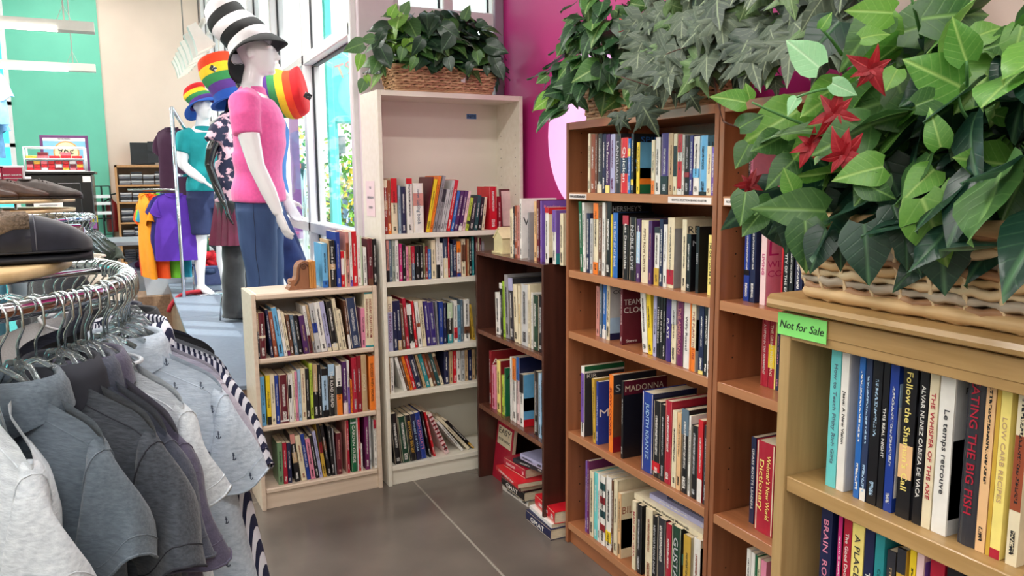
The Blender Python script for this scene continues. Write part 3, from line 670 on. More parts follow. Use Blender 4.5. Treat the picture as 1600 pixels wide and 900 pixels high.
def shelf_books(case, z, ox, oy, s, data, where, sb=(.012, .012), depth=(.13, .17), side=1, dmax=None):
    """each line: left right top [lean]  colour|spine text|ink|bands|cover|cover text"""
    global NB
    rows = [r.strip() for r in data.strip().split('\n') if r.strip()]
    n = len(rows); bk = []
    for i, r in enumerate(rows):
        head, *fld = r.split('|'); q = head.split(); color = q[-1]; nums = [float(x) for x in q[:-1]]
        fld += ['']*(6-len(fld)); text, tcol, band, cov, ctx = [x.strip() for x in fld[:5]]
        v = sb[0]+(sb[1]-sb[0])*i/max(1, n-1); z0 = z+.0005
        ul = case.u_of(ox+nums[0]*s, v, z0); ur = case.u_of(ox+nums[1]*s, v, z0)
        lean = nums[3] if len(nums) > 3 else 0
        zt = case.z_of(oy+nums[2]*s, (ul+ur)/2, v); hh = zt-z0; th = 0
        if lean:
            for _ in range(3): ut = case.u_of(ox+(nums[0]+lean)*s, v, zt); zt = case.z_of(oy+nums[2]*s, ut, v)
            th = atan2(ut-ul, zt-z0); hh = sqrt((ut-ul)**2+(zt-z0)**2)
        if abs(th) < .03: th = 0
        bk.append(dict(u=ul, t=max(.005, (ur-ul)*cos(th)-.0006), h=max(.1, hh), th=th, v=v, f=(color, text, tcol, band, cov, ctx)))
    def corners(b):
        c, s_ = cos(b['th']), sin(b['th']); z_ = b['t']*s_ if b['th'] > 0 else 0
        return [(b['u']+x*c+y*s_, z_-x*s_+y*c) for x, y in ((0, 0), (b['t'], 0), (b['t'], b['h']), (0, b['h']))]
    def pen(a, b):
        P, Q = corners(a), corners(b); best = 9
        for b_ in (a, b):
            c, s_ = cos(b_['th']), sin(b_['th'])
            for ax in ((c, -s_), (s_, c)):
                p = [x*ax[0]+y*ax[1] for x, y in P]; q = [x*ax[0]+y*ax[1] for x, y in Q]
                best = min(best, min(max(p), max(q))-max(min(p), min(q)))
        return best
    wide = case.w-case.th-.001 if z < case.h-.05 else 9; lo0 = case.th+.001 if z < case.h-.05 else -9
    for i, b in enumerate(bk):
        lo = min(x for x, _ in corners(b))
        if lo < lo0: b['u'] += lo0-lo
        for k in range(1, 4):
            if i-k < 0: break
            a = bk[i-k]
            for _ in range(60):
                if pen(a, b) <= .0003: break
                if k == 1 and a['th'] != b['th'] and abs(a['th']-b['th']) > .02 and _ < 25: b['th'] += (a['th']-b['th'])*.3
                elif a['t'] > .009 and _ % 2 and k == 1: a['t'] -= .0012
                elif b['t'] > .009 and _ % 4 == 0: b['t'] -= .001; b['u'] += .001
                else: b['u'] += .0012
        hi = max(x for x, _ in corners(b))
        if hi > wide: b['u'] -= hi-wide
    for i, b in enumerate(bk):
        color, text, tcol, band, cov, ctx = b['f']; t, hh, th, v = b['t'], b['h'], b['th'], b['v']
        d = min(case.d-v-.014, max(hh*.66, random.uniform(*depth)))
        if dmax: d = min(d, dmax)
        m = _T[case.t.name] @ Matrix.Translation((b['u'], v, z+.0005+(t*sin(th) if th > 0 else 0))) @ Matrix.Rotation(th, 4, 'Y')
        cn = NAMES.get(color, color); size = 'thin ' if t < .012 else ('thick ' if t > .04 else ''); tilt = 'leaning ' if abs(th) > .12 else ''
        lab = '%s%s%s book, %s from %s' % (tilt, size, cn, ordw(i+1), where)
        c2 = None; ct = None; ctc = None
        if cov: c2 = parse_bands(cov)
        if ctx:
            ct = []
            for q in ctx.split('+'):
                a = q.split('@')
                if a[0] == 'ink': ctc = a[1]; continue
                ct.append((a[0], *[float(x) for x in a[1:]]))
        tx = text.split('//') if text else [None]
        make_book(m, t, hh, d, color, lab, parse_bands(band) if band else None, tx[0], tcol or None, c2, ct, ctc, side, None, tx[1] if len(tx) > 1 else None)
        NB += 1
TW = 'left, %s shelf of tall white bookcase'
shelf_books(tall, 1.315, 590, 270, .13125, '''
60 110 85 brick|||cream:.86:1+tan:.45:.62
122 165 90 rust|||orange:0:.2
172 245 65 cream|||red:.56:1
255 285 150 greyblue
290 345 165 navy
355 425 65 white|||red:.9:1
432 555 125 white|new baking book|slate|rose:.55:.8
562 575 50 95 maroon
577 618 80 100 yellow
620 652 42 112 orange
655 690 40 125 grey
700 738 200 85 grey|||charcoal:.7:1
742 778 200 88 lightgrey
784 815 92 110 lightgrey
818 863 90 105 red||white
868 903 220 85 blue
907 950 225 85 purple
960 1003 220 82 purple|||white:0:.12
1007 1040 220 78 blush
1045 1080 300 65 yellowgreen|||charcoal:.2:.3
1088 1138 290 50 charcoal
1145 1188 270 45 darkteal
1193 1232 290 40 black
1236 1266 290 32 cream
1335 1425 165 red|||red:0:.5
1432 1475 280 darkred
''', TW % 'topmost', (.01, .02), side=-1)
shelf_books(tall, 1.072, 590, 360, .1125, '''
90 108 170 charcoal
118 165 140 rose|||black:0:.28
166 205 140 slate
210 254 130 greygreen
256 300 130 white
310 350 185 magenta
355 400 190 black
402 435 225 pink
440 470 215 tan
478 525 220 crimson|||slate:0:.5
535 590 215 black||silver
595 640 210 black
642 668 180 olive
672 703 220 darkred
706 745 260 blue
755 812 135 cream
822 872 95 white|||black:0:.33
876 912 175 white
920 982 110 slateblue|||cream:0:.5
985 1005 95 red
1020 1045 190 slate
1050 1100 125 navy|TREVOR NOAH|white
1105 1160 150 orange|||white:.12:.68+royal:0:.1
1170 1225 120 cream|||brown:.4:.85
1235 1250 120 rust
1252 1275 120 tan
1280 1310 100 black
1315 1345 85 teal
1365 1392 95 maroon
1400 1420 100 cream
1422 1445 105 maroon
1450 1485 150 grey
''', TW % 'second', (.012, .05), side=-1)
shelf_books(tall, .715, 590, 450, .12223, '''
118 188 115 lavender|DEE HENDERSON|plum|cream:.72:1
215 262 170 -40 navy||white
266 318 165 -48 navy||white|tan:0:.2
325 366 215 -62 brown
370 412 140 -72 crimson
420 484 215 -62 black||white|white:.0:.12+white:.76:1
486 515 170 -60 red
530 576 180 -64 white|||rust:.45:.53
580 630 170 -62 cream|THE BOURBON WALL|black
638 690 175 -58 indigo||white
694 768 190 -58 indigo||silver
770 790 180 -34 grey
792 846 180 -20 royal||silver
850 885 190 navy
900 965 195 -22 black|||palegreen:.62:1+teal:0:.22
980 1025 165 -16 white|||red:.1:.36
1027 1065 215 steelblue
1070 1095 150 slate
1110 1180 150 -22 white|||brown:.18:.35
1222 1250 220 -72 mustard
''', TW % 'third', (.012, .06), side=-1)
shelf_books(tall, .493, 590, 540, .1, '''
160 190 185 tan
205 262 185 white
420 466 190 -158 white|ASSAULT|black
468 508 182 -150 brown
511 556 174 -148 orange
559 612 166 -148 red
618 706 152 -148 navy||white
728 768 148 -150 tan
771 830 145 -146 teal
834 882 142 -146 rust|||cream:0:.25
886 934 138 -146 brown
938 990 132 -150 darkteal
996 1040 128 -150 cream|||brown:.3:.9
1048 1120 95 navy||white
1130 1180 90 tan
1185 1235 80 red
1240 1305 80 white
1312 1365 75 lightgrey
1370 1415 70 tan
1425 1475 65 navy||white
1480 1525 60 tan
''', TW % 'fourth', (.012, .06), side=-1, depth=(.11, .13))
shelf_books(tall, .105, 590, 620, .13333, '''
205 290 210 -66 black
298 394 255 -104 darkgreen
398 462 230 -95 black|BEYOND BELIEF|gold
464 515 212 -92 navy|WINDS OF WAR|lightblue
518 580 195 -88 royal|KEN FOLLETT|pink
610 634 175 -110 black
662 685 185 -118 red
800 850 215 -215 blush|||darkred:.1:.14+darkred:.2:.24+darkred:.3:.34+darkred:.4:.44+darkred:.5:.54+darkred:.6:.64+darkred:.7:.74+darkred:.8:.84+darkred:.9:.94
985 1025 345 -330 white|THE COMPLETE GUIDE|black
1056 1100 305 -345 cream|READY OR NOT|black
1118 1150 290 -320 black|||gold:0:.2
''', TW % 'bottom', (.02, .045), side=-1)
LW = 'left, %s of short birch bookcase'
shelf_books(low, 1.06, 480, 350, .1222, '''
205 275 250 skyblue|||blue:.0:.16
286 303 205 tan
306 372 210 black|Sound and Sense|white|tan:.38:.5
388 438 105 royal||silver
445 486 350 red|||white:.35:.8
490 508 350 cream
512 552 100 rose|||rust:.5:.8
556 588 100 white|||violet:0:.12
592 650 95 red||white
655 698 150 white||crimson
700 715 150 palegreen
728 770 295 white
785 850 190 maroon|Cujus|white|brown:0:.14
855 900 190 black
''', LW % 'top', (.06, .03), depth=(.13, .16), side=-1)
shelf_books(low, .749, 385, 440, .14449, '''
88 118 345 charcoal|||tan:.6:1
130 205 340 maroon|||cream:.45:.5
270 297 310 -84 navy
305 347 335 -86 rust
358 410 290 -96 skyblue
414 446 310 -84 white
449 482 335 -80 cream|||plum:0:.12
485 520 365 -66 brown
530 568 365 -66 slate
571 612 370 -66 black
625 680 375 -62 purple||tan
690 720 265 -85 white|||maroon:0:.38
732 758 260 -92 tan|||grey:0:.25
760 812 240 -88 lightgrey|||royal:.4:.6
816 878 230 -90 white
882 928 220 -94 lavender|||cream:0:.08
934 1000 220 -78 black|||cream:0:.14
1008 1044 190 -88 cream
1048 1088 310 -72 cream
1108 1136 210 -62 brown|||white:0:.3
1140 1245 185 -72 slateblue||silver
1250 1292 290 -22 pink
1297 1385 110 cream|HOLIDAY CRAFTS FROM//EVERYDAY HOUSEHOLD ITEMS!|darkred|teal:0:.03+teal:.965:1
''', LW % 'upper shelf', (.012, .012), side=-1)
shelf_books(low, .418, 400, 540, .13333, '''
75 125 365 skyblue
140 189 350 yellow|Abu Dhabi|black|black:0:.17
191 240 345 cream
245 285 350 royal
290 395 345 maroon|||white:.03:.06
400 433 340 white|||black:.5:.78
435 450 330 white
452 474 300 cream
476 505 305 pink
510 545 280 lightblue
548 598 275 cream||rust
602 640 270 black||white
650 682 210 yellowgreen
687 740 225 black|||tan:.5:1
745 780 225 black||white
787 858 270 lightblue|||black:0:.14+black:.86:1
865 940 220 black|THE ROAD AHEAD|white|lightblue:.78:1
955 1020 235 white|I MASTER|black|orange:0:.42+black:.42:.58
1030 1082 190 purple|||blush:0:.22
1085 1110 175 white|||violet:0:.5
1120 1138 400 orange
1142 1198 140 crimson||silver
1200 1248 120 darkred||silver
1250 1312 110 tan|COOKS|cream
1365 1432 120 orange|SUCCESS WITH WORDS|black|||
''', LW % 'middle shelf', (.02, .012), side=-1)
shelf_books(low, .105, 420, 640, .13333, '''
120 178 390 sage
182 228 390 crimson
232 276 390 navy
315 370 300 -92 black|||tan:.4:.62+rose:.8:1
388 450 312 -86 cream||rust
452 492 292 -84 royal|LOVE YOUR LIFE|white
500 552 350 -76 pink
557 596 310 -88 black||white
600 635 260 -94 lavender
642 680 170 -92 mustard|||darkred:.45:.65+black:.65:1
700 738 190 -104 black|||brown:.5:.7
745 783 200 -64 black||lightgrey
784 796 220 -44 grey
805 870 280 -10 maroon||rose
915 928 130 -20 rose
930 955 130 -20 crimson
975 1043 105 -15 green|GARDEN GUIDE|white|silver:.9:.93
1046 1060 95 -10 white
1062 1084 95 -8 red
1087 1104 400 white
1140 1185 85 -16 plum||white
1190 1210 65 lightgrey
1250 1280 120 white|||crimson:.82:1
''', LW % 'bottom shelf', (.03, .02), side=-1)
DW = 'window end, %s of dark walnut bookcase'
shelf_books(dark, 1.218, 740, 290, .1445, '''
392 426 250 cream||black
430 445 225 charcoal
447 470 215 rust
472 495 215 rose
502 524 140 white||black||white:0:1|W@.62@.2@.32+ink@black
590 604 290 grey
655 680 170 peach
685 712 155 maroon
722 740 165 violet||||violet:.0:1|Reading@.9@.06@.5+ink@pink
772 808 235 white|||red:.9:1|cream:0:.88+red:.88:1+maroon:0:.1
852 886 265 white|||violet:.6:1|violet:.4:1+teal:0:.2+violet:.2:.4
930 966 300 cream
''', DW % 'top', (.03, .05), depth=(.16, .2))
shelf_books(dark, .811, 740, 410, .1445, '''
240 288 320 -12 white
290 316 220 -14 black|||white:.9:1
318 344 200 -30 lime
347 386 130 -22 grey
392 437 165 -20 charcoal||white|lavender:.8:1
440 480 235 -18 cream
485 508 250 -12 cream|GODFREE|mustard
512 588 240 lightgrey
592 612 240 cream
625 640 325 white
642 690 360 darkgreen
694 752 360 black||lightgrey
''', DW % 'upper shelf', (.03, .03))
shelf_books(dark, .41, 740, 530, .16667, '''
148 168 110 darkred||||darkred:0:1|A@.82@.1@.2+ink@white
172 205 250 pink||crimson||pink:0:1
218 252 200 lemon||black||darkred:0:1
262 288 340 yellowgreen||||yellowgreen:0:1
292 304 270 green||||green:0:1|A@.85@.16@.3+ink@black
345 360 165 white
367 396 180 white|||orange:.66:1
405 428 170 blush|||blue:.66:1|navy:.6:1
432 466 330 white|||black:.65:1|red:0:.14+skyblue:.14:1+sage:.3:.55
565 604 300 black||silver
610 630 320 lightblue
632 650 320 steelblue
''', DW % 'lower shelf', (.03, .03))
BW = 'far end, %s shelf of middle brown bookcase'
shelf_books(b1, 1.53, 900, 195, .14375, '''
130 152 95 cream
156 200 100 rust
205 228 100 brown
232 278 95 charcoal|||cream:0:.14
280 318 100 navy
320 362 100 purple|The Forever Killer|white|lemon:0:.13
366 415 100 lavender||plum
418 476 95 charcoal|LANGUAGE|silver
480 558 140 red|Quicken|white|navy:.36:.64
562 588 150 blue|||yellow:.68:.82
595 622 95 black|||yellow:.14:.24|black:0:1+yellow:.14:.24|SPIN@.9@.1@.8+S@.5@.18@.16+ink@blue
655 685 190 yellow||||skyblue:.3:1+green:0:.18+orange:.18:.5|
815 850 165 cream|||orange:0:.25
853 905 135 white
915 998 90 indigo||silver|black:0:.3
1002 1048 90 tan||brown
1052 1090 95 cream|||black:.3:.8
1098 1145 100 white|||red:.7:1+red:.1:.4+red:.4:.55
1150 1168 110 white
1172 1225 115 black||silver|darkred:.3:.38
1228 1260 115 indigo
1265 1328 125 white|||skyblue:.3:.45
1332 1412 115 skyblue|||black:0:.06|steelblue:0:1|UNBE@.84@.1@.6+ink@charcoal
1415 1463 230 cream||rust
1466 1498 240 violet
1502 1530 210 lemon|||charcoal:0:.5
''', BW % 'topmost', (.012, .02))
shelf_books(b1, 1.208, 890, 305, .16667, '''
100 126 60 -18 green
128 150 70 -12 white
152 186 170 navy
190 214 220 lightgrey
220 262 75 cream|||orange:.78:1+orange:0:.17
265 300 100 brown
303 328 70 white
332 382 65 black||||black:0:1|HERSHEY'S@.91@.09@.7+ink@silver
385 395 180 yellow
398 444 165 blue|THE FRUIT OF MY BONE|white||black:0:1+lightblue:0:.3
492 545 190 black|Las Despedidas|white|crimson:.86:1
552 614 205 black|NOBLE LOVE|silver
622 656 222 purple|||lightblue:.3:.8
664 730 235 cream|FIFTH ROW CENTER|brown
733 766 240 purple||rose
788 832 300 white|||charcoal:.9:1+mustard:0:.3
836 868 225 navy||white
873 905 275 white
908 968 210 cream|AND COUNSELING THE ALCOHOLIC|charcoal|crimson:.05:.26|cream:.85:1+grey:0:.85
1046 1086 230 cream||||cream:0:1|RE@.86@.1@.3+ink@black
1088 1128 365 black||||black:0:1|Mai@.84@.09@.4+ink@silver
1176 1204 295 black|IBSEN|silver
1290 1333 375 lemon|I'M OK-YOU'RE OK|black
1336 1358 400 lavender
''', BW % 'second', (.012, .04))
shelf_books(b1, .948, 920, 435, .15556, '''
72 104 80 rose
108 130 50 slate
136 170 50 blue|||white:0:.16
176 206 60 cream||||navy:0:.12+lightblue:.12:.4+lightgrey:.4:1|CO@.86@.07@.4+ink@black
312 336 90 maroon||||maroon:0:1|TEAM@.74@.1@.52+CLOCK@.6@.1@.8+Steve@.06@.05@.5+ink@white
536 588 130 -24 white
592 638 145 -22 yellow
642 675 150 lavender
678 706 165 black|I REMEMBER BEING|white
709 735 175 black|HALF OF ALWAYS|white
738 762 185 black||white
766 815 190 indigo|PLAYS|white
821 868 195 cream|||lightgrey:.6:1
872 935 205 plum|THE AMERICANS|rose
942 1000 225 white|Willy Russell|charcoal
1004 1018 240 orange
1022 1064 240 cream|THE PLAINTHOUSE|darkred|orange:0:.34|lightgrey:0:1+red:.3:.75
1097 1144 250 navy||white|lemon:0:.05
1148 1188 270 black
1192 1230 270 white
''', BW % 'third', (.05, .012))
shelf_books(b1, .509, 890, 550, .22222, '''
80 100 100 white|||violet:.2:.9|charcoal:0:.9+green:.93:1|KIR@.86@.05@.3+ink@white
166 184 185 -10 mustard||black
186 200 210 royal|||royal:0:1|royal:0:1|M@.5@.12@.25+ink@white
272 300 160 orange|SLOW COOKER|darkred||charcoal:.75:1+brown:.2:.75+darkred:0:.2|SL@.83@.09@.3+ink@lightgrey
360 374 205 black||||black:0:.82+maroon:.82:1|MADONNA@.9@.1@.88+ink@cream
502 575 285 royal|JUDITH KRANTZ|lightblue||navy:0:1
580 630 345 black|||red:.08:.2
634 660 370 black||silver
662 706 345 crimson||||crimson:0:1
714 744 415 cream||black
747 775 430 peach
778 826 405 black|||slate:.7:1
829 842 450 white
845 890 520 black||silver
893 926 480 red|||white:0:.28
934 962 520 charcoal||silver
965 985 530 royal
''', BW % 'fourth', (.02, .02), dmax=.225)
shelf_books(b1, .097, 890, 700, .22222, '''
110 121 90 violet
122 135 90 plum
137 165 165 cream
168 194 175 aqua||white
196 210 180 white
212 245 200 white|||darkred:.2:.3+darkteal:.4:.5+darkred:.6:.7+darkteal:.8:.9
252 288 205 white|||yellow:.1:.25
290 302 230 brown
304 330 225 cream||black
336 356 320 peach||||cream:0:1+charcoal:.15:.6|BILL@.74@.11@.4+ink@rust
436 461 375 cream|MAN OF LA VISTA|crimson
464 500 400 black||silver
526 574 430 cream||rust
576 604 480 black|NEW VIRTUOUS DUNE|silver
606 664 495 charcoal|||white:0:.15|charcoal:0:1
668 704 535 crimson||white
706 770 555 darkgreen|GUSTAV|silver||black:0:1|M2C@.6@.3@.6+ink@teal
792 840 620 cream|||mustard:.4:1
858 904 640 white||rust||cream:.35:1+mustard:.55:.9+darkred:0:.08
''', BW % 'bottom', (.02, .012))
B2W = 'far end, %s shelf of half hidden brown bookcase'
shelf_books(b2, 1.53, 1150, 180, .1777, '''
70 100 140 black||white
102 130 150 pink
''', B2W % 'topmost', (.1, .1))
shelf_books(b2, 1.208, 1150, 320, .1777, '''
62 110 190 royal|||black:.35:.42
116 160 180 navy
205 252 190 blush|LIVING|magenta||pink:0:1+crimson:.9:1|L@.72@.18@.3+WITH@.52@.08@.6+CO@.4@.08@.4+ink@magenta
386 400 200 red
405 450 330 black|CITY OF THE END|white|gold:0:.1
455 490 350 black
500 565 400 navy||white
''', B2W % 'second', (.06, .03))
shelf_books(b2, .948, 1120, 470, .16667, '''
402 470 130 crimson|A HITCH IN THE FIRMAMENT|white
473 530 140 crimson|THE GREAT PHYSICIANS|cream|yellow:.28:.6
532 545 150 lemon
548 575 160 navy||pink
''', B2W % 'third', (.09, .09))
shelf_books(b2, .509, 1120, 650, .2778, '''
180 205 120 navy|GRASS ROOTS LEADERS|white
207 306 150 crimson|Webster's New World//Dictionary|lemon
''', B2W % 'fourth', (.06, .04))
shelf_books(b2, .097, 1120, 650, .2778, '''
150 172 750 white
174 195 770 white
197 208 785 green
210 226 800 cream
228 258 815 pink|||black:0:.5
''', B2W % 'bottom', (.03, .03))
TNW = 'left, %s shelf of near tan bookcase'
shelf_books(tanc, 1.099, 1270, 520, .3, '''
65 115 65 aqua|How to Teach Filthy Rich Girls|slate
119 158 80 white|Jesus: A New Vision|black||lightgrey:0:1
208 238 60 blue||white
241 272 65 slateblue||lightblue|white:0:.08
276 326 75 black||lightblue
330 361 150 black|THIS REAL NIGHT|white
364 408 170 royal||silver||white:.1:.72+lightblue:.72:.88|B@.8@.12@.3+ink@red
428 500 90 black|Follow the Shaman's Call|lemon|peach:.24:.44|charcoal:0:1+gold:.2:.62+brown:.7:1|SU@.45@.16@.5+ink@darkred
513 558 165 black|ALVAR NUNEZ CABEZA DE VACA|white
562 608 190 cream|THE WHISPER OF THE AXE|crimson
614 690 220 white|Le temps retrouve|charcoal||lightgrey:0:1+black:.1:.6|Proust@.9@.04@.5+ink@black
746 838 110 charcoal|EATING THE BIG FISH|crimson
842 892 130 peach
896 912 140 mustard
914 972 180 lemon|LOW CARB RECIPES|tan|crimson:0:.05
1000 1060 240 cream|||rust:.3:.7
''', TNW % 'upper', (.03, .03), depth=(.15, .17))
shelf_books(tanc, .80, 1260, 770, .2125, '''
62 140 40 navy|BRAIN  ROBIN COOK|pink||steelblue:.2:.5+navy:.5:1
182 214 110 black|||magenta:.5:.95
222 276 140 crimson|The Good Doctor's Guide to Colds & Flu|white
280 364 150 lemon|A PLACE AT THE TABLE|charcoal
370 438 200 navy|THE TWELVE|white
444 510 240 teal|Como agua para chocolate|darkteal||teal:0:1
530 590 430 charcoal||tan
598 664 415 mustard|Nixon Bd|charcoal|charcoal:.85:1
686 730 400 yellow||black
734 786 370 blush|William S. Burroughs|charcoal||violet:.3:.9
830 930 430 crimson
945 1060 480 black|OJ|white
1130 1220 560 charcoal
''', TNW % 'lower', (.03, .03), depth=(.15, .17))

# books lying flat or standing on the floor and shelf tops, placed one by one
def flat_book(case, u, v, z, w, d, th, color, label, rot=0, tiltx=0, band=None, text=None, tcol=None):
    """lies on its side: spine towards the front"""
    m = _T[case.t.name] @ Matrix.Translation((u, v, z)) @ Matrix.Rotation(rot, 4, 'Z') @ Matrix.Rotation(tiltx, 4, 'Y') @ Matrix(((0, 0, -1, w), (0, 1, 0, 0), (1, 0, 0, 0), (0, 0, 0, 1)))
    return make_book(m, th, w, d, color, label, parse_bands(band) if band else None, text, tcol)
uA = dark.u_of(775, .0, .02); uB = dark.u_of(822, .0, .02)
z = .0006
for i, (du, dv, w, d, th, c, tx, tcx, rot, nm) in enumerate((
    (-.01, .02, .26, .2, .030, 'white', None, None, .06, 'cream wavy paperback at the foot of the floor stack'),
    (.0, .01, .25, .19, .048, 'black', 'GMAT', 'white', .02, 'black exam guide with white lettering low in the floor stack'),
    (.02, .0, .22, .17, .030, 'maroon', None, 'rose', .0, 'maroon hardcover in the floor stack under a wide red book'),
    (-.02, -.01, .28, .21, .022, 'red', 'COOKING MADE EASY', 'white', -.05, 'wide red cookbook sticking out of the floor stack'),
    (.01, .02, .21, .15, .048, 'crimson', None, 'blush', .08, 'thick red and gold paperback on top of the floor stack'))):
    flat_book(dark, uA+du, .02+dv, z, w, d, th, c, nm, rot, text=tx, tcol=tcx); z += th+.0008
flat_book(dark, uA+.10, .05, z, .24, .17, .02, 'charcoal', 'dark grey book tilted over the floor stack', .2, -.05)
flat_book(dark, uA+.16, .06, z+.034, .2, .15, .03, 'lavender', 'pale lavender book at the top of the floor stack', .1, -.03)
z = .0006
for i, (du, w, d, th, c, tx, nm) in enumerate(((.0, .24, .19, .05, 'navy', 'GMAT', 'navy exam book on the floor beside the near dark panel'),
    (.0, .23, .18, .018, 'white', None, 'white book lying above the navy exam book'), (.015, .22, .17, .055, 'red', None, 'red boxed book lying above the navy exam book'))):
    flat_book(dark, dark.u_of(832, .02, .02)+du, -.015+.02*i, z, w, d, th, c, nm, -.04*i, text=tx, tcol='white'); z += th+.0008
m = _T[dark.t.name] @ Matrix.Translation((.022, .075, .001)) @ Matrix.Rotation(-.12, 4, 'X') @ Matrix.Rotation(pi/2, 4, 'Z').inverted() @ Matrix.Translation((-.02, 0, 0))
eb = make_book(m, .02, .345, .2, 'crimson', 'tall red cookbook with white title panel standing behind the floor stack', None, None, None, [('crimson', 0, 1)], [], None, 1)
B((.0204, .02, .19), (.0212, .18, .29)).build('title_panel', cmat('cream'), eb)
for tx, zz in (('EASY', .265), ('ENTERTAINING', .22)):
    me = text_mesh(tx, .02, imat('black'), fit=(.14, .03)); link('cover_title', me, eb, Matrix(((0, 0, 1, .0216), (1, 0, 0, .10), (0, 1, 0, zz), (0, 0, 0, 1))))
# three books lying across the tops of the upright ones on the bottom brown shelf
z = b1.z_of(700+575*.2222, b1.u_of(890+815*.2222, .03, .33), .03)
u0 = b1.u_of(890+440*.2222, .02, z)
for k, (w, d, th, c, tx, nm) in enumerate(((.40, .2, .022, 'cream', 'Intermediate Financial Methods', 'cream book lying across upright books, bottom brown shelf'),
    (.36, .19, .02, 'lavender', None, 'lavender paperback lying on the cream book, bottom brown shelf'), (.27, .17, .032, 'navy', 'GRASS ROOTS LEADERS', 'navy hardcover on the lavender paperback, bottom brown shelf'))):
    flat_book(b1, u0+(0, .07, .15)[k], .03+.02*k, z-.002, w, d, th, c, nm, .03*k, text=tx, tcol='black' if k == 0 else 'white'); z += th+.001
# white framed print at the end of the tall case's book row
u0 = tall.u_of(784, .1, 1.315)
t = thing('framed_print', 'white print in a thin dark red frame beside the red dictionary', 'picture frame', tall.P(u0, .10, 1.3155), A_W)
mm = Matrix.Rotation(-.1, 4, 'X')
B((0, 0, 0), (.16, .012, .215), mm).build('frame', cmat('maroon'), t); B((.008, -.001, .012), (.152, .001, .205), mm).build('print', cmat('blush'), t)
# pale house shaped ornaments at the end of the dark case top
wx = M('cream_wax', (226, 216, 168), .5, var=.05, scale=30)
def house(u, v, w, d, h, r, label):
    t = thing('house_ornament', label, 'ornament', dark.P(u, v, 1.2185), -pi/2)
    B((-.01, -.008, 0), (w+.01, d+.008, .008)).build('base', wx, t)
    MB().prism([(0, .008), (w, .008), (w, h), (w/2, h+r), (0, h)], 0, d, Matrix(((1, 0, 0, 0), (0, 0, 1, 0), (0, 1, 0, 0), (0, 0, 0, 1)))).build('walls', wx, t)
    for sg in (0, 1):
        MB().prism([(w/2, h+r), (w/2, h+r+.006), (-.006, h+.002), (0, h-.002)] if sg == 0 else [(w/2, h+r), (w, h-.002), (w+.006, h+.002), (w/2, h+r+.006)], -.004, d+.004, Matrix(((1, 0, 0, 0), (0, 0, 1, 0), (0, 1, 0, 0), (0, 0, 0, 1)))).build('roof_slope', wx, t)
house(dark.u_of(772, .05, 1.22), .05, .10, .09, .075, .035, 'cream house shaped ornament on the dark bookcase beside the spiral book')
house(dark.u_of(756, .05, 1.22), .12, .07, .06, .085, .03, 'taller cream house ornament at the window end of the dark bookcase')
# carved scroll bookend on the low case
u0 = low.u_of(452, .06, 1.06); u1 = low.u_of(495, .06, 1.06); wB = u1-u0; kx = wB/.16
cw = wood('carved_wood', (136, 88, 60), (156, 104, 72), .5, 2, 4); cl = wood('honey_wood', (190, 128, 62), (206, 146, 80), .4, 2, 4)
t = thing('bookend', 'carved wooden scroll bookend on top of the short birch bookcase', 'bookend', low.P(u0, .06, 1.0605), A_W)
k = wB/.118
poly = [(0, 0), (.086, 0), (.086, .118), (.07, .122), (.054, .118), (.042, .108), (.036, .094), (.034, .075), (.032, .055), (.026, .042), (.016, .044), (.010, .036), (.006, .028), (.010, .020), (.002, .012)]
XZ = Matrix(((k, 0, 0, 0), (0, 0, 1, 0), (0, k, 0, 0), (0, 0, 0, 1)))
MB().prism(poly, 0, .075, XZ).build('scroll_block', cw, t)
sp = [(k*(.066+.017*(1-a/14)*cos(a*.75)), -.002, k*(.098+.017*(1-a/14)*sin(a*.75))) for a in range(14)]
rl = wood('carved_wood_dark', (84, 50, 34), (104, 66, 46), .6, 2, 4)  # darker wood tone so the carving stands out from the block
MB().tube(sp, .0032, 6).build('scroll_relief', rl, t)
MB().tube([(k*x, -.001, k*y) for x, y in ((.05, .112), (.046, .09), (.044, .066), (.042, .045), (.034, .03), (.022, .018))], .004, 6).build('edge_bead', rl, t)
for i in range(3): MB().ell((k*(.012+.002*i), .037, k*(.038-.013*i)), (k*.010, .036, k*.008)).build('leaf_roll', cw, t)
B((-.004, -.004, 0), (k*.09, .08, k*.006)).build('base', cw, t)
hb = MB()
for j in range(3): hb.bbox((k*(.088+.01*j), 0, 0), (k*(.0975+.01*j), .078, k*(.121-.002*abs(j-1))), .003)
hb.build('honey_backing', cl, t)
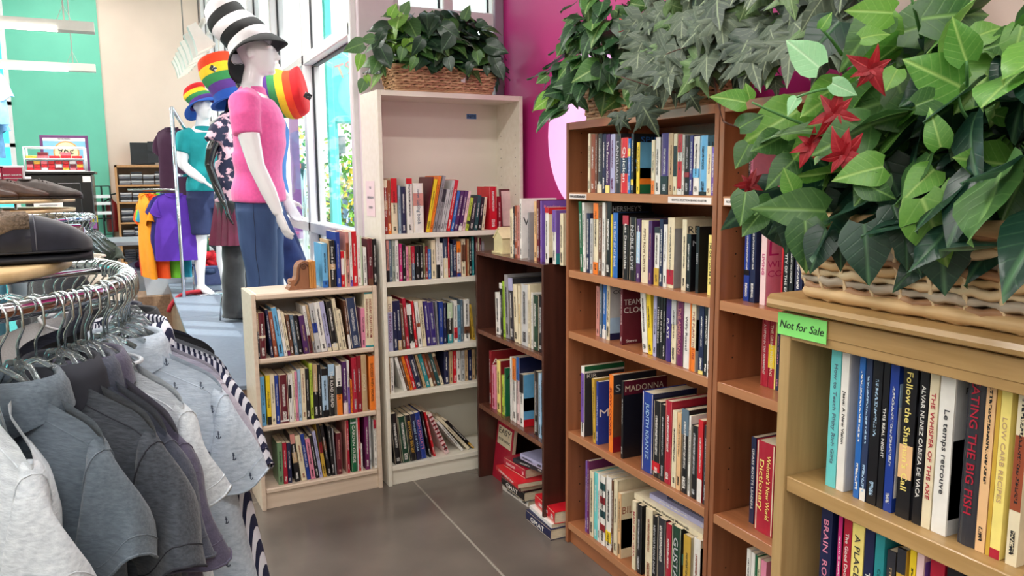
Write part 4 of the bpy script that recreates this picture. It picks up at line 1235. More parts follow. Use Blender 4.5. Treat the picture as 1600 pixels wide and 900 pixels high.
# ------------------------------------------------------------------ baskets and plants
def leaf_mat(name, rgb, rgb2, vein=(150, 190, 110), gloss=.42, vw=.02, side=1, trans=.25):
    """leaf: noise mottling, paler midrib and side veins (uv), some light passing through"""
    m = bpy.data.materials.new(name); m.use_nodes = True; n = m.node_tree; L = n.links; b = n.nodes['Principled BSDF']
    tc = n.nodes.new('ShaderNodeTexCoord'); no = n.nodes.new('ShaderNodeTexNoise'); no.inputs['Scale'].default_value = 22; no.inputs['Detail'].default_value = 3
    L.new(tc.outputs['Object'], no.inputs['Vector'])
    oi = n.nodes.new('ShaderNodeObjectInfo'); ad_ = n.nodes.new('ShaderNodeMath'); ad_.operation = 'MULTIPLY_ADD'; ad_.inputs[1].default_value = .55; ad_.inputs[2].default_value = -.02
    L.new(oi.outputs['Random'], ad_.inputs[0])
    ad2 = n.nodes.new('ShaderNodeMath'); ad2.operation = 'MULTIPLY_ADD'; ad2.inputs[1].default_value = .7; L.new(no.outputs['Fac'], ad2.inputs[0]); L.new(ad_.outputs[0], ad2.inputs[2])
    mx = n.nodes.new('ShaderNodeMix'); mx.data_type = 'RGBA'; L.new(ad2.outputs[0], mx.inputs[0])
    mx.inputs[6].default_value = (*lin(rgb), 1); mx.inputs[7].default_value = (*lin(rgb2), 1)
    at_ = n.nodes.new('ShaderNodeAttribute'); at_.attribute_name = 'vein'
    cr = n.nodes.new('ShaderNodeValToRGB'); cr.color_ramp.elements[0].position = .0; cr.color_ramp.elements[0].color = (1, 1, 1, 1); cr.color_ramp.elements[1].position = vw*2; cr.color_ramp.elements[1].color = (0, 0, 0, 1)
    sx = n.nodes.new('ShaderNodeSeparateXYZ'); L.new(at_.outputs['Vector'], sx.inputs[0])
    ab = n.nodes.new('ShaderNodeMath'); ab.operation = 'ABSOLUTE'; L.new(sx.outputs[0], ab.inputs[0]); L.new(ab.outputs[0], cr.inputs[0])
    # side veins: triangle wave of (v - |u|*.8)
    a1 = n.nodes.new('ShaderNodeMath'); a1.operation = 'MULTIPLY_ADD'; a1.inputs[1].default_value = -.8; L.new(ab.outputs[0], a1.inputs[0]); L.new(sx.outputs[1], a1.inputs[2])
    a2 = n.nodes.new('ShaderNodeMath'); a2.operation = 'MULTIPLY'; a2.inputs[1].default_value = 6; L.new(a1.outputs[0], a2.inputs[0])
    a3 = n.nodes.new('ShaderNodeMath'); a3.operation = 'PINGPONG'; a3.inputs[1].default_value = .5; L.new(a2.outputs[0], a3.inputs[0])
    c3 = n.nodes.new('ShaderNodeValToRGB'); c3.color_ramp.elements[0].color = (.26*side,)*3+(1,); c3.color_ramp.elements[1].position = .11; c3.color_ramp.elements[1].color = (0, 0, 0, 1); L.new(a3.outputs[0], c3.inputs[0])
    mm = n.nodes.new('ShaderNodeMath'); mm.operation = 'MAXIMUM'; L.new(cr.outputs[0], mm.inputs[0]); L.new(c3.outputs[0], mm.inputs[1])
    m2 = n.nodes.new('ShaderNodeMix'); m2.data_type = 'RGBA'; L.new(mm.outputs[0], m2.inputs[0]); L.new(mx.outputs[2], m2.inputs[6]); m2.inputs[7].default_value = (*lin(vein), 1)
    L.new(m2.outputs[2], b.inputs['Base Color']); b.inputs['Roughness'].default_value = gloss
    bp = n.nodes.new('ShaderNodeBump'); bp.inputs['Strength'].default_value = .35; bp.inputs['Distance'].default_value = .002; bp.invert = True; L.new(mm.outputs[0], bp.inputs['Height']); L.new(bp.outputs[0], b.inputs['Normal'])
    if trans:
        tr = n.nodes.new('ShaderNodeBsdfTranslucent'); L.new(m2.outputs[2], tr.inputs[0]); ms = n.nodes.new('ShaderNodeMixShader'); ms.inputs[0].default_value = trans
        L.new(b.outputs[0], ms.inputs[1]); L.new(tr.outputs[0], ms.inputs[2]); L.new(ms.outputs[0], n.nodes['Material Output'].inputs[0])
    return m
def heart_leaf(mat, bend=.25, fold=.18, wide=.78, wav=.03, ph=0):
    """heart shaped blade from the stalk (0,0,0) along +y, length 1"""
    ts = [0, .1, .24, .42, .62, .82, 1]; ws = [.26, .42, .49, .45, .33, .16, .0]
    vs = []; vein = []; fs = []
    for i, (t, w) in enumerate(zip(ts, ws)):
        for q in (-1, -.5, 0, .5, 1):
            x = q*w*wide; y = t-(.10*abs(q)**1.5 if i == 0 else .03*abs(q) if i == 1 else 0)
            zz = -bend*t*t+fold*abs(x)+wav*sin(6*t+q*2+ph)*abs(q)-.25*fold*max(0, abs(q)-.5)
            vs.append((x, y, zz)); vein.append((x, t, 0))
    for i in range(6):
        for j in range(4): fs.append((i*5+j, i*5+j+1, i*5+j+6, i*5+j+5))
    me = bpy.data.meshes.new('leaf'); me.from_pydata(vs, [], fs); me.polygons.foreach_set('use_smooth', [True]*len(fs)); me.materials.append(mat)
    a = me.attributes.new('vein', 'FLOAT_VECTOR', 'POINT'); a.data.foreach_set('vector', [c for v in vein for c in v]); return me
def ivy_leaf(mat, bend=.2, ph=0):
    out = [(.04, .0), (.2, -.06), (.42, .02), (.56, .2), (.3, .27), (.36, .42), (.6, .62), (.3, .56), (.16, .62), (.12, .82), (0, 1.06)]
    pts = out+[(-x, y) for x, y in out[-2::-1]]; ctr = (0, .32); vs = [(0, .32, .03)]; vein = [(0, .32, 0)]
    for i, (x, y) in enumerate(pts):
        q = (ctr[0]+(x)*.55, ctr[1]+(y-ctr[1])*.55)
        vs.append((q[0], q[1], .03+.05*sin(i*1.9+ph)*.4-bend*q[1]**2)); vein.append((min(abs(q[0]), .5)*(.2 if i in (3, 6, 10, 14, 17) else 1), q[1], 0))
    for i, (x, y) in enumerate(pts):
        vs.append((x, y, -.05*abs(x)+.05*sin(i*2.3+ph)-bend*y*y)); vein.append((abs(x)*(.06 if i in (3, 6, 10, 14, 17) else 1), y, 0))
    n = len(pts); fs = []
    for i in range(n-1): fs.append((0, 1+i, 2+i)); fs.append((1+i, 1+n+i, 2+n+i, 2+i))
    fs.append((0, n, 1)); fs.append((n, 2*n, 1+n, 1))
    me = bpy.data.meshes.new('leaf'); me.from_pydata(vs, [], fs); me.polygons.foreach_set('use_smooth', [True]*len(fs)); me.materials.append(mat)
    a = me.attributes.new('vein', 'FLOAT_VECTOR', 'POINT'); a.data.foreach_set('vector', [c for v in vein for c in v]); return me
def orient(pos, out, nrm, size, roll=0):
    """matrix with +y along out, +z near nrm"""
    y = V(out).normalized(); z = V(nrm); z = (z-y*z.dot(y)); z = z.normalized() if z.length > 1e-4 else y.orthogonal().normalized(); x = y.cross(z)
    m = Matrix(((x.x, y.x, z.x, 0), (x.y, y.y, z.y, 0), (x.z, y.z, z.z, 0), (0, 0, 0, 1))) @ Matrix.Rotation(roll, 4, 'Y')
    return Matrix.Translation(V(pos)) @ m @ Matrix.Scale(size, 4)
def basket(name, label, o, rz, w, d, h, rows, stakes, mats, flare=.12, rim=.012):
    """oblong woven basket: stakes with strands that pass in front and behind"""
    t = thing(name, label, 'basket', o, rz)
    def outline(k, z, off=0):
        f = 1+flare*z/h; n = 4*k; pts = []
        for i in range(n):
            a = 2*pi*i/n; c, s_ = cos(a), sin(a); q = .22
            pts.append(V(((w/2*f+off)*math.copysign(abs(c)**q if abs(c) > 1e-6 else 0, c), (d/2*f+off)*math.copysign(abs(s_)**q if abs(s_) > 1e-6 else 0, s_), z)))
        # even arc length resample
        acc = [0]
        for i in range(n): acc.append(acc[-1]+(pts[(i+1) % n]-pts[i]).length)
        out = []; m_ = stakes*4
        j = 0
        for i in range(m_):
            L = acc[-1]*i/m_
            while acc[j+1] < L: j += 1
            e = (L-acc[j])/max(1e-9, acc[j+1]-acc[j]); out.append(pts[j].lerp(pts[(j+1) % n], e))
        return out
    inner = MB(); inner.loft([outline(40, z, -.006) for z in (0, h*.98)], True, True, False, True); inner.build('liner', M('basket_dark_liner', (70, 46, 30), .9, var=.2), t)  # plain dark brown lining behind the weave
    for r in range(rows):
        z = h*(r+.5)/rows; base = outline(40, z, 0); path = []; ctr = V((0, 0, z)); hh = h/rows*.58
        rings = []
        for i, p in enumerate(base):
            ph = (i % 4); s_ = cos(2*pi*(i/8.0)+(pi if r % 2 else 0))
            nrm = V((p.x/(w/2)**2, p.y/(d/2)**2, 0)).normalized()
            q = p+nrm*(.0045*s_)+V((0, 0, .0022*sin(i*1.7+r*2.1)))
            rings.append([q+V((0, 0, -hh)), q+nrm*.003+V((0, 0, -hh*.4)), q+nrm*.003+V((0, 0, hh*.4)), q+V((0, 0, hh)), q-nrm*.002])
        rings.append(rings[0])
        MB().loft(rings, True, False, False, True).build('strand', mats[r % len(mats)], t)
    b0 = outline(40, 0); b1_ = outline(40, h)
    for i in range(stakes):
        j = i*4+2; nrm = V((b0[j % len(b0)].x/(w/2)**2, b0[j % len(b0)].y/(d/2)**2, 0)).normalized()
        tv = V((-nrm.y, nrm.x, 0)); path = []
        for r in range(rows*2+1):
            z = h*r/(rows*2); f = z/h; p = b0[j % len(b0)].lerp(b1_[j % len(b1_)], f); s_ = cos(2*pi*(j/8.0))
            path.append(p+nrm*(.0045*(-1 if (r//2) % 2 == 0 else 1)*s_+.001))
        MB().tube(path, [(.0045, .0018)]*len(path), 6, ref=tv).build('stake', mats[-1], t)
    for z, rr in ((-.0, rim), (h, rim*1.1)):
        ring = outline(40, max(z, .0)); ring = [p+V((0, 0, rim*.8 if z == 0 else 0)) for p in ring]
        mb = MB(); rings = []
        n = len(ring)
        for i in range(n+1):
            p = ring[i % n]; nrm = V((p.x/(w/2)**2, p.y/(d/2)**2, 0)).normalized(); e = rr*(1+.08*sin(i*.9))
            rings.append([p+nrm*(e*cos(a*pi/4))+V((0, 0, e*.8*sin(a*pi/4))) for a in range(8)])
        mb.loft(rings, True, False, False, True).build('rim', mats[0], t)
    return t
wk = [wood('wicker_honey', (196, 156, 108), (214, 176, 126), .55, 0, 8), wood('wicker_brown', (150, 104, 70), (178, 132, 92), .55, 0, 8), wood('wicker_grey', (168, 148, 130), (190, 172, 150), .55, 0, 8), wood('wicker_pale', (212, 182, 140), (224, 196, 156), .55, 0, 8)]
wk2 = [wood('wicker_tan_weave', (206, 160, 120), (222, 180, 140), .6, 0, 8), wood('wicker_tan_dark', (176, 130, 96), (200, 156, 118), .6, 0, 8)]
stem_g = M('stem_green', (88, 140, 80), .5, var=.15); stem_d = M('stem_dark', (46, 52, 38), .6, var=.2); twig = M('twig_brown', (78, 48, 38), .6, var=.2)
def plant(name, label, loc, leaves, stems, group='trailing plants in wicker baskets', stem_mat=None):
    """leaves: (mesh, matrix) ; stems: paths"""
    t = thing(name, label, 'plant', loc, 0, group); mi = _T[t.name].inverted()
    for me, m in leaves: link('leaf', me, t, mi @ m)
    for p, r, sm in stems: MB().tube(p, [r*(1-.5*i/len(p)) for i in range(len(p))], 5).build('stem', sm, t, world=True)
    return t
def bez(a, b, c, n=8): return [a*(1-t)**2+b*2*t*(1-t)+c*t*t for t in [i/(n-1) for i in range(n)]]

# --- near plant on the tan bookcase
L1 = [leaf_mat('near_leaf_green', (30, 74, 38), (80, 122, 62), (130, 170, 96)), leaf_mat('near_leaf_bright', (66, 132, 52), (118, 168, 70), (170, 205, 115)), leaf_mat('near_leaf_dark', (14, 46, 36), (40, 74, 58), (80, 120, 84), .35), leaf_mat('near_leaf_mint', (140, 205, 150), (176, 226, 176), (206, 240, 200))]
hl = lambda m: [heart_leaf(m, .25, .2, .80, .03, 0), heart_leaf(m, .42, .3, .72, .04, 1.5), heart_leaf(m, .1, .12, .84, .03, 3), heart_leaf(m, -.12, .28, .76, .05, 4)]
NL = [hl(m) for m in L1]
bx, by, bz = 1.085, .52, 1.3985     # centre of basket base
basket('wicker_basket', 'large oblong wicker basket on the tan bookcase holding the nearest plant', (bx, by, bz), -pi/2, .82, .26, .125, 10, 44, wk, .10, .013)
rnd = random.Random(11)
leaves = []; stems = []
core = V((bx, by, bz+.12))
camv = OC
def add_leaf(p, size, kind, out, nrm, stem_from=None, sm=None, roll=None):
    var = rnd.randrange(4); leaves.append((NL[kind][var], orient(p, out, nrm, size, rnd.uniform(-.25, .25) if roll is None else roll)))
    if stem_from is not None: stems.append((bez(V(stem_from), (V(stem_from)+V(p))/2+V((0, 0, .03)), V(p)), .0022, sm or stem_g))
# body of leaves over a long mound
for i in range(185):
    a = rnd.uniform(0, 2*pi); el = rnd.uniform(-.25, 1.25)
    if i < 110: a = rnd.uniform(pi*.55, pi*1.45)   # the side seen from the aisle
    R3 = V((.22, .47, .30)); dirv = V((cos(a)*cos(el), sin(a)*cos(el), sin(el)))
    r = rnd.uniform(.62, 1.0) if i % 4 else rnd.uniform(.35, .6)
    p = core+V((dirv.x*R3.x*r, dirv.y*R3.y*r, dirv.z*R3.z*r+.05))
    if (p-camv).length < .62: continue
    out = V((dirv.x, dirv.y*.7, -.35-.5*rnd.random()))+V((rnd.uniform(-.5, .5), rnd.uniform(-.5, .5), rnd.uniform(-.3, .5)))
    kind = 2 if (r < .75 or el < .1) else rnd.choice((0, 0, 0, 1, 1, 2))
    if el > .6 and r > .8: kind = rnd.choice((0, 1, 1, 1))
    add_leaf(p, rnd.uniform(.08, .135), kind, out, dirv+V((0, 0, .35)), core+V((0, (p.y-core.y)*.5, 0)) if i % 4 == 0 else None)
# hanging skirt over the basket front: measured places (pixel, distance, size, kind)
def leaf_px(base, tip, D, kind, width=0, twist=0, D2=None):
    a = ad(*base, D); b = ad(*tip, D2 or D-.01); out = b-a; L = out.length
    n = (OC-a).normalized(); leaves.append((NL[kind][rnd.randrange(4)], orient(a, out, n+V((twist, 0, .2)), L, rnd.uniform(-.2, .2)))); return a
for base, tip, D, k in (
  ((1258, 345), (1262, 425), 1.14, 0), ((1290, 360), (1265, 422), 1.12, 2), ((1310, 372), (1318, 420), 1.13, 2), ((1350, 350), (1358, 446), 1.06, 2), ((1395, 320), (1420, 400), 1.05, 2),
  ((1415, 350), (1418, 418), 1.02, 2), ((1470, 340), (1475, 462), 1.0, 2), ((1440, 310), (1487, 418), .98, 1), ((1500, 285), (1498, 365), .97, 1), ((1545, 335), (1572, 445), .97, 2),
  ((1520, 405), (1567, 465), 1.0, 2), ((1590, 380), (1600, 462), .96, 2), ((1375, 270), (1335, 320), 1.08, 0), ((1345, 285), (1402, 310), 1.05, 0), ((1190, 330), (1160, 368), 1.22, 0),
  ((1205, 310), (1180, 335), 1.2, 0), ((1165, 300), (1158, 352), 1.2, 0), ((1240, 300), (1225, 262), 1.16, 1), ((1170, 225), (1150, 262), 1.22, 0), ((1290, 330), (1192, 322), 1.15, 0),
  ((1360, 195), (1278, 235), 1.08, 0), ((1280, 105), (1230, 62), 1.08, 3), ((1245, 152), (1232, 172), 1.1, 3), ((1300, 130), (1340, 148), 1.07, 3), ((1283, 45), (1300, 18), 1.1, 1),
  ((1165, 160), (1118, 148), 1.2, 1), ((1172, 155), (1165, 130), 1.2, 1), ((1510, 95), (1485, 25), .98, 1), ((1500, 135), (1415, 92), 1.0, 1), ((1470, 230), (1455, 172), .98, 1),
  ((1402, 108), (1385, 140), 1.04, 1), ((1430, 165), (1495, 140), 1.0, 0), ((1575, 258), (1495, 245), .95, 1), ((1600, 270), (1565, 345), .95, 0), ((1460, 265), (1412, 305), 1.0, 1),
  ((1380, 260), (1310, 275), 1.05, 1), ((1555, 180), (1600, 190), .95, 1), ((1440, 30), (1560, 10), 1.05, 0), ((1395, 20), (1330, 15), 1.08, 1), ((1590, 60), (1540, 75), 1.0, 0),
  ((1345, 60), (1395, 45), 1.06, 1), ((1155, 200), (1195, 175), 1.22, 0), ((1220, 215), (1170, 240), 1.2, 0), ((1240, 250), (1200, 290), 1.17, 0), ((1520, 60), (1580, 30), 1.0, 1), ((1415, 380), (1440, 430), 1.04, 2), ((1450, 400), (1400, 440), 1.06, 2)):
    leaf_px(base, tip, D, k)
for i in range(84):   # inner leaves that close the gaps
    px = rnd.uniform(1185, 1600); py = rnd.uniform(20, 345); lo_ = 1310 if py < 165 else 1195
    if px < lo_: continue
    D = 1.27-.27*(px-1180)/420+rnd.uniform(-.02, .06); a_ = rnd.uniform(0, 2*pi); l_ = rnd.uniform(60, 105)
    leaf_px((px, py), (px+l_*cos(a_), py+abs(l_*sin(a_))*.8+20), D, 2 if py > 240 else rnd.choice((0, 0, 2, 2, 1)))
for path in (((1300, 210), (1240, 190), (1175, 160), 1.2), ((1345, 140), (1300, 130), (1245, 152), 1.09), ((1315, 85), (1300, 60), (1283, 45), 1.1), ((1510, 150), (1512, 120), (1510, 95), .98), ((1540, 200), (1500, 190), (1498, 150), .98), ((1440, 60), (1430, 20), (1420, -20), 1.05), ((1600, 140), (1540, 150), (1520, 190), .97)):
    D = path[3]; stems.append((bez(ad(*path[0], D+.06), ad(*path[1], D), ad(*path[2], D), 9), .003, stem_g))
near = plant('trailing_plant', 'large bright green heart-leaved plant in the nearest basket', core, leaves, stems)
# red poinsettia bracts among the leaves
red_m = leaf_mat('red_bract', (120, 10, 24), (176, 22, 38), (190, 50, 56), .5, trans=.15)
RL = [heart_leaf(red_m, .2, .1, .5, .04, 0), heart_leaf(red_m, .35, .15, .55, .05, 2)]
def poinsettia(c, size, label, n=7):
    t = thing('red_flower', label, 'flower', c); f = (OC-c).normalized()
    a = f.orthogonal().normalized(); b = f.cross(a)
    for i in range(n):
        g = 2*pi*i/n+.3+rnd.uniform(-.3, .3); o = a*cos(g)+b*sin(g)+f*.25
        link('petal', RL[i % 2], t, _T[t.name].inverted() @ orient(c, o, f, size*rnd.uniform(.65, 1.1), rnd.uniform(-.6, .6)))
for px, D, s_, lb in (((1303, 178), 1.085, .036, 'red poinsettia bloom beside the pale mint leaves'), ((1318, 242), 1.075, .042, 'red poinsettia bloom low in the nearest plant'), ((1362, 108), 1.05, .036, 'red poinsettia bloom high in the nearest plant'), ((1172, 288), 1.27, .026, 'small red bloom at the tip of the nearest plant'), ((1268, 226), 1.13, .032, 'red bloom half under leaves of the nearest plant')):
    poinsettia(ad(*px, D), s_, lb)

# --- basket and plant on the tall white bookcase
L2 = [leaf_mat('window_leaf_dark', (20, 44, 34), (44, 70, 50), (70, 100, 70), .3), leaf_mat('window_leaf_green', (42, 84, 44), (80, 122, 60), (120, 160, 90)), leaf_mat('window_leaf_bright', (96, 150, 56), (140, 190, 70), (180, 215, 120), trans=.4)]
NL = [hl(m) for m in L2]
tb = tall.P(.385, .135, 2.0205)
basket('wicker_basket', 'tan wicker basket on top of the tall white bookcase', tb, A_W, .53, .2, .125, 10, 40, wk2, .14, .009)
B((-.012, -.006, -.012), (.012, -.005, .012), Matrix.Translation(tall.P(.47, .028, 2.09))).build('price_tag', paper, None)
tag(bpy.data.objects['price_tag'], 'small white price tag on the tan basket', 'tag')
leaves = []; stems = []; core = V((tb.x+.0, tb.y, tb.z+.13))
for i in range(230):
    a = rnd.uniform(0, 2*pi); el = rnd.uniform(-.25, 1.2)
    if i < 110: a = rnd.uniform(pi, 2*pi)
    dv = V((cos(a)*cos(el), sin(a)*cos(el), sin(el))); r = rnd.uniform(.55, 1)
    p = core+V((dv.x*.36*r, dv.y*.15*r, dv.z*.27*r+.06))
    out = V((dv.x*.8, dv.y, -.4-.6*rnd.random()))+V((rnd.uniform(-.6, .6), rnd.uniform(-.3, .3), rnd.uniform(-.2, .6)))
    add_leaf(p, rnd.uniform(.085, .14), rnd.choice((0, 0, 0, 1)) if dv.x > -.5 else rnd.choice((0, 1, 1, 2)), out, dv+V((0, -.4, .3)), core+V((p.x-core.x, 0, 0))*.6 if i % 4 == 0 else None, stem_d)
for base, tip, D, k in (((568, 68), (535, 78), 3.75, 1), ((585, 60), (562, 62), 3.75, 1), ((565, 85), (558, 108), 3.75, 2), ((590, 95), (580, 118), 3.72, 1), ((572, 118), (578, 132), 3.72, 2), ((570, 125), (562, 146), 3.72, 1), ((600, 45), (590, 65), 3.75, 0), ((595, 75), (612, 110), 3.7, 0), ((760, 70), (795, 84), 3.75, 0), ((775, 100), (788, 125), 3.75, 0), ((770, 85), (780, 110), 3.75, 0),
  ((630, 75), (625, 95), 3.65, 1), ((650, 90), (640, 108), 3.62, 1), ((700, 90), (705, 112), 3.6, 0), ((745, 80), (748, 102), 3.62, 1), ((660, 60), (645, 85), 3.65, 0), ((610, 25), (620, 5), 3.75, 2), ((630, 20), (640, 0), 3.78, 1), ((725, 30), (735, 8), 3.8, 1), ((745, 35), (765, 42), 3.8, 0), ((690, 40), (720, 60), 3.62, 0), ((705, 55), (690, 80), 3.6, 0), ((760, 103), (762, 118), 3.66, 0), ((735, 98), (730, 116), 3.62, 0)):
    leaf_px(base, tip, D, k)
for path in (((620, 70), (590, 50), (565, 80), 3.75), ((600, 90), (575, 95), (570, 128), 3.72), ((700, 60), (735, 55), (745, 85), 3.62)): stems.append((bez(*[ad(*q, path[3]) for q in path[:3]], 8), .0025, stem_d))
plant('trailing_plant', 'dark glossy plant in the tan basket on the tall white bookcase', core, leaves, stems)

# --- basket and plants on the middle brown bookcase
bb = b1.P(.44, .14, 1.8115)
basket('wicker_basket', 'wicker basket behind ivy on the middle brown bookcase', bb, -pi/2, .74, .2, .13, 10, 44, wk2, .12, .009)
L3 = [leaf_mat('mid_leaf_dark', (16, 46, 28), (40, 78, 42), (100, 140, 90), .4), leaf_mat('mid_leaf_green', (42, 88, 40), (78, 122, 56), (150, 180, 110)), leaf_mat('mid_leaf_bright', (110, 180, 60), (150, 205, 80), (190, 225, 130), trans=.4)]
NL = [hl(m) for m in L3]
leaves = []; stems = []; core = V((bb.x-.03, 2.72, 1.96))
for i in range(190):
    a = rnd.uniform(0, 2*pi); el = rnd.uniform(-.5, 1.2)
    if i < 120: a = rnd.uniform(pi*.9, pi*1.9)
    dv = V((cos(a)*cos(el), sin(a)*cos(el), sin(el))); r = rnd.uniform(.5, 1)
    p = core+V((dv.x*.2*r-.03, dv.y*.38*r, dv.z*.36*r+.03))
    if p.z < 1.85 and p.x > 1.6 : p.z = 1.87
    if p.y < 2.3: continue
    out = V((dv.x, dv.y*.6, -.5-.5*rnd.random()))+V((rnd.uniform(-.5, .5), rnd.uniform(-.5, .5), rnd.uniform(-.2, .5)))
    add_leaf(p, rnd.uniform(.075, .12), rnd.choice((0, 0, 1)), out, dv+V((-.3, -.3, .25)), core+(p-core)*.3 if i % 4 == 0 else None, stem_d)
for base, tip, D, k in (((862, 150), (834, 170), 3.12, 2), ((872, 145), (868, 162), 3.1, 2), ((855, 118), (838, 130), 3.15, 1), ((880, 70), (870, 88), 3.1, 1), ((900, 32), (880, 28), 3.1, 1), ((925, 40), (935, 8), 3.0, 0), ((940, 70), (955, 85), 2.9, 1), ((925, 60), (915, 82), 2.95, 1), ((960, 15), (985, 35), 2.9, 1), ((980, 45), (1002, 50), 2.8, 1),
  ((900, 120), (885, 160), 2.95, 0), ((915, 110), (925, 140), 2.9, 0), ((885, 130), (905, 165), 2.98, 0), ((940, 100), (935, 140), 2.85, 0), ((965, 100), (960, 130), 2.8, 0), ((895, 60), (885, 85), 3.05, 1), ((870, 105), (866, 125), 3.1, 0), ((905, 155), (918, 172), 2.95, 0), ((1000, 30), (1018, 55), 2.8, 0), ((985, 5), (1010, 10), 2.85, 1)):
    leaf_px(base, tip, D, k)
plant('trailing_plant', 'green heart-leaved plant at the window end of the middle brown bookcase', core, leaves, stems)
poinsettia(ad(985, 52, 2.82), .075, 'red poinsettia bloom in the plant on the middle brown bookcase')
LI = [leaf_mat('ivy_grey_green', (50, 66, 52), (82, 96, 76), (150, 162, 130), .55, .010, 1.3, .1), leaf_mat('ivy_green', (66, 100, 54), (104, 134, 80), (150, 176, 118), .5, .010, 1.2, .15), leaf_mat('ivy_dark', (34, 50, 40), (56, 72, 58), (140, 156, 120), .55, .014, 1.1, .1)]
NI = [[ivy_leaf(m, .2, 0), ivy_leaf(m, .4, 1.3), ivy_leaf(m, .1, 2.6)] for m in LI]
leaves = []; stems = []; core = V((1.66, 2.15, 1.95))
for i in range(160):
    y = rnd.uniform(1.35, 2.30); a = rnd.uniform(-.5, 1.4); r = rnd.uniform(.7, 1)
    hgt = .38+.1*sin(y*5)
    p = V((1.74-.19*cos(a)*r, y, 1.86+hgt*max(0, sin(a))*r+.02))
    p.z += .07
    if i < 60: p.z = 1.93+rnd.uniform(0, .45); p.x = 1.72-rnd.uniform(.0, .1)
    out = V((-.35, rnd.uniform(-.7, .7), -.8+.5*rnd.random()))
    leaves.append((rnd.choice(NI[rnd.choice((0, 0, 0, 1, 2))]), orient(p, out, V((-.9, -.5, .35)), rnd.uniform(.11, .155), rnd.uniform(-.3, .3))))
def ivy_px(base, tip, D, k):
    a = ad(*base, D); b = ad(*tip, D-.01); leaves.append((rnd.choice(NI[k]), orient(a, b-a, (OC-a).normalized()+V((0, 0, .2)), (b-a).length, rnd.uniform(-.2, .2))))
for base, tip, D, k in (((1020, 100), (1028, 165), 2.5, 0), ((1065, 80), (1068, 150), 2.45, 0), ((1050, 60), (1090, 90), 2.45, 0), ((1000, 125), (985, 160), 2.55, 0), ((1010, 150), (1000, 195), 2.5, 2), ((1000, 160), (1030, 208), 2.48, 2), ((965, 175), (965, 205), 2.6, 2), ((968, 185), (985, 200), 2.58, 2), ((1090, 100), (1115, 135), 2.4, 0), ((1075, 145), (1095, 172), 2.4, 2),
  ((1040, 30), (1060, 70), 2.5, 1), ((1095, 40), (1120, 80), 2.4, 0), ((1140, 30), (1155, 70), 2.3, 0), ((1185, 60), (1180, 110), 2.2, 0), ((1150, 90), (1130, 130), 2.3, 0), ((1200, 110), (1180, 135), 2.15, 1), ((1210, 120), (1215, 150), 2.1, 0), ((1030, 70), (1025, 95), 2.5, 1), ((1180, 20), (1210, 50), 2.2, 0), ((1240, 60), (1235, 100), 2.1, 0), ((1040, 5), (1075, 15), 2.5, 1), ((1120, 5), (1140, 30), 2.4, 0)):
    ivy_px(base, tip, D, k)
for path in (((1160, 62), (1100, 60), (1040, 85), 2.4), ((1080, 150), (1030, 140), (970, 120), 2.5), ((1115, 110), (1118, 150), (1130, 190), 2.35), ((1130, 190), (1160, 205), (1190, 200), 2.2)): stems.append((bez(*[ad(*q, path[3]) for q in path[:3]], 9), .003, twig))
plant('ivy_plant', 'grey-green veined ivy trailing over the tops of the brown bookcases', core, leaves, stems)
# ------------------------------------------------------------------ round clothes rack in the foreground
chrome = M('chrome', (205, 205, 212), .08, 1, var=.02)
steel = M('steel_wire', (200, 210, 212), .16, 1, var=.02)
RC = V((-.582, 1.752)); RR = .564; RZ = 1.398
rk = thing('round_rack', 'round chrome clothes rack with wooden top in the foreground', 'clothes rack', (RC.x, RC.y, 0))
def ringtube(c, r, z, rad, n=72, k=12):
    return MB().loft([[V((c[0]+(r+rad*cos(2*pi*j/k))*cos(2*pi*i/n), c[1]+(r+rad*cos(2*pi*j/k))*sin(2*pi*i/n), z+rad*sin(2*pi*j/k))) for j in range(k)] for i in range(n+1)], True, False, False)
ringtube(RC, RR, RZ, .0145).build('rail', chrome, rk, world=True)
for k in range(4):
    a = k*pi/2+.4; MB().tube([(RC.x, RC.y, RZ-.02), (RC.x+RR*cos(a), RC.y+RR*sin(a), RZ-.005)], .008, 8).build('spoke', chrome, rk, world=True)
MB().tube([(RC.x, RC.y, .05), (RC.x, RC.y, RZ+.03)], .02, 12).build('post', chrome, rk, world=True)
for k in range(4):
    a = k*pi/2; MB().tube([(RC.x, RC.y, .06), (RC.x+.4*cos(a), RC.y+.4*sin(a), .02)], .014, 8).build('foot', chrome, rk, world=True)
pale = wood('pale_plywood', (206, 176, 128), (220, 192, 146), .4, 0, 3)
zt = 1.425; rt = .47
MB().lathe([(0, 0), (rt-.004, 0), (rt, .004), (rt, .016), (rt-.004, .02), (0, .02)], 64, (RC.x, RC.y, zt)).build('wooden_top', pale, rk, world=True)

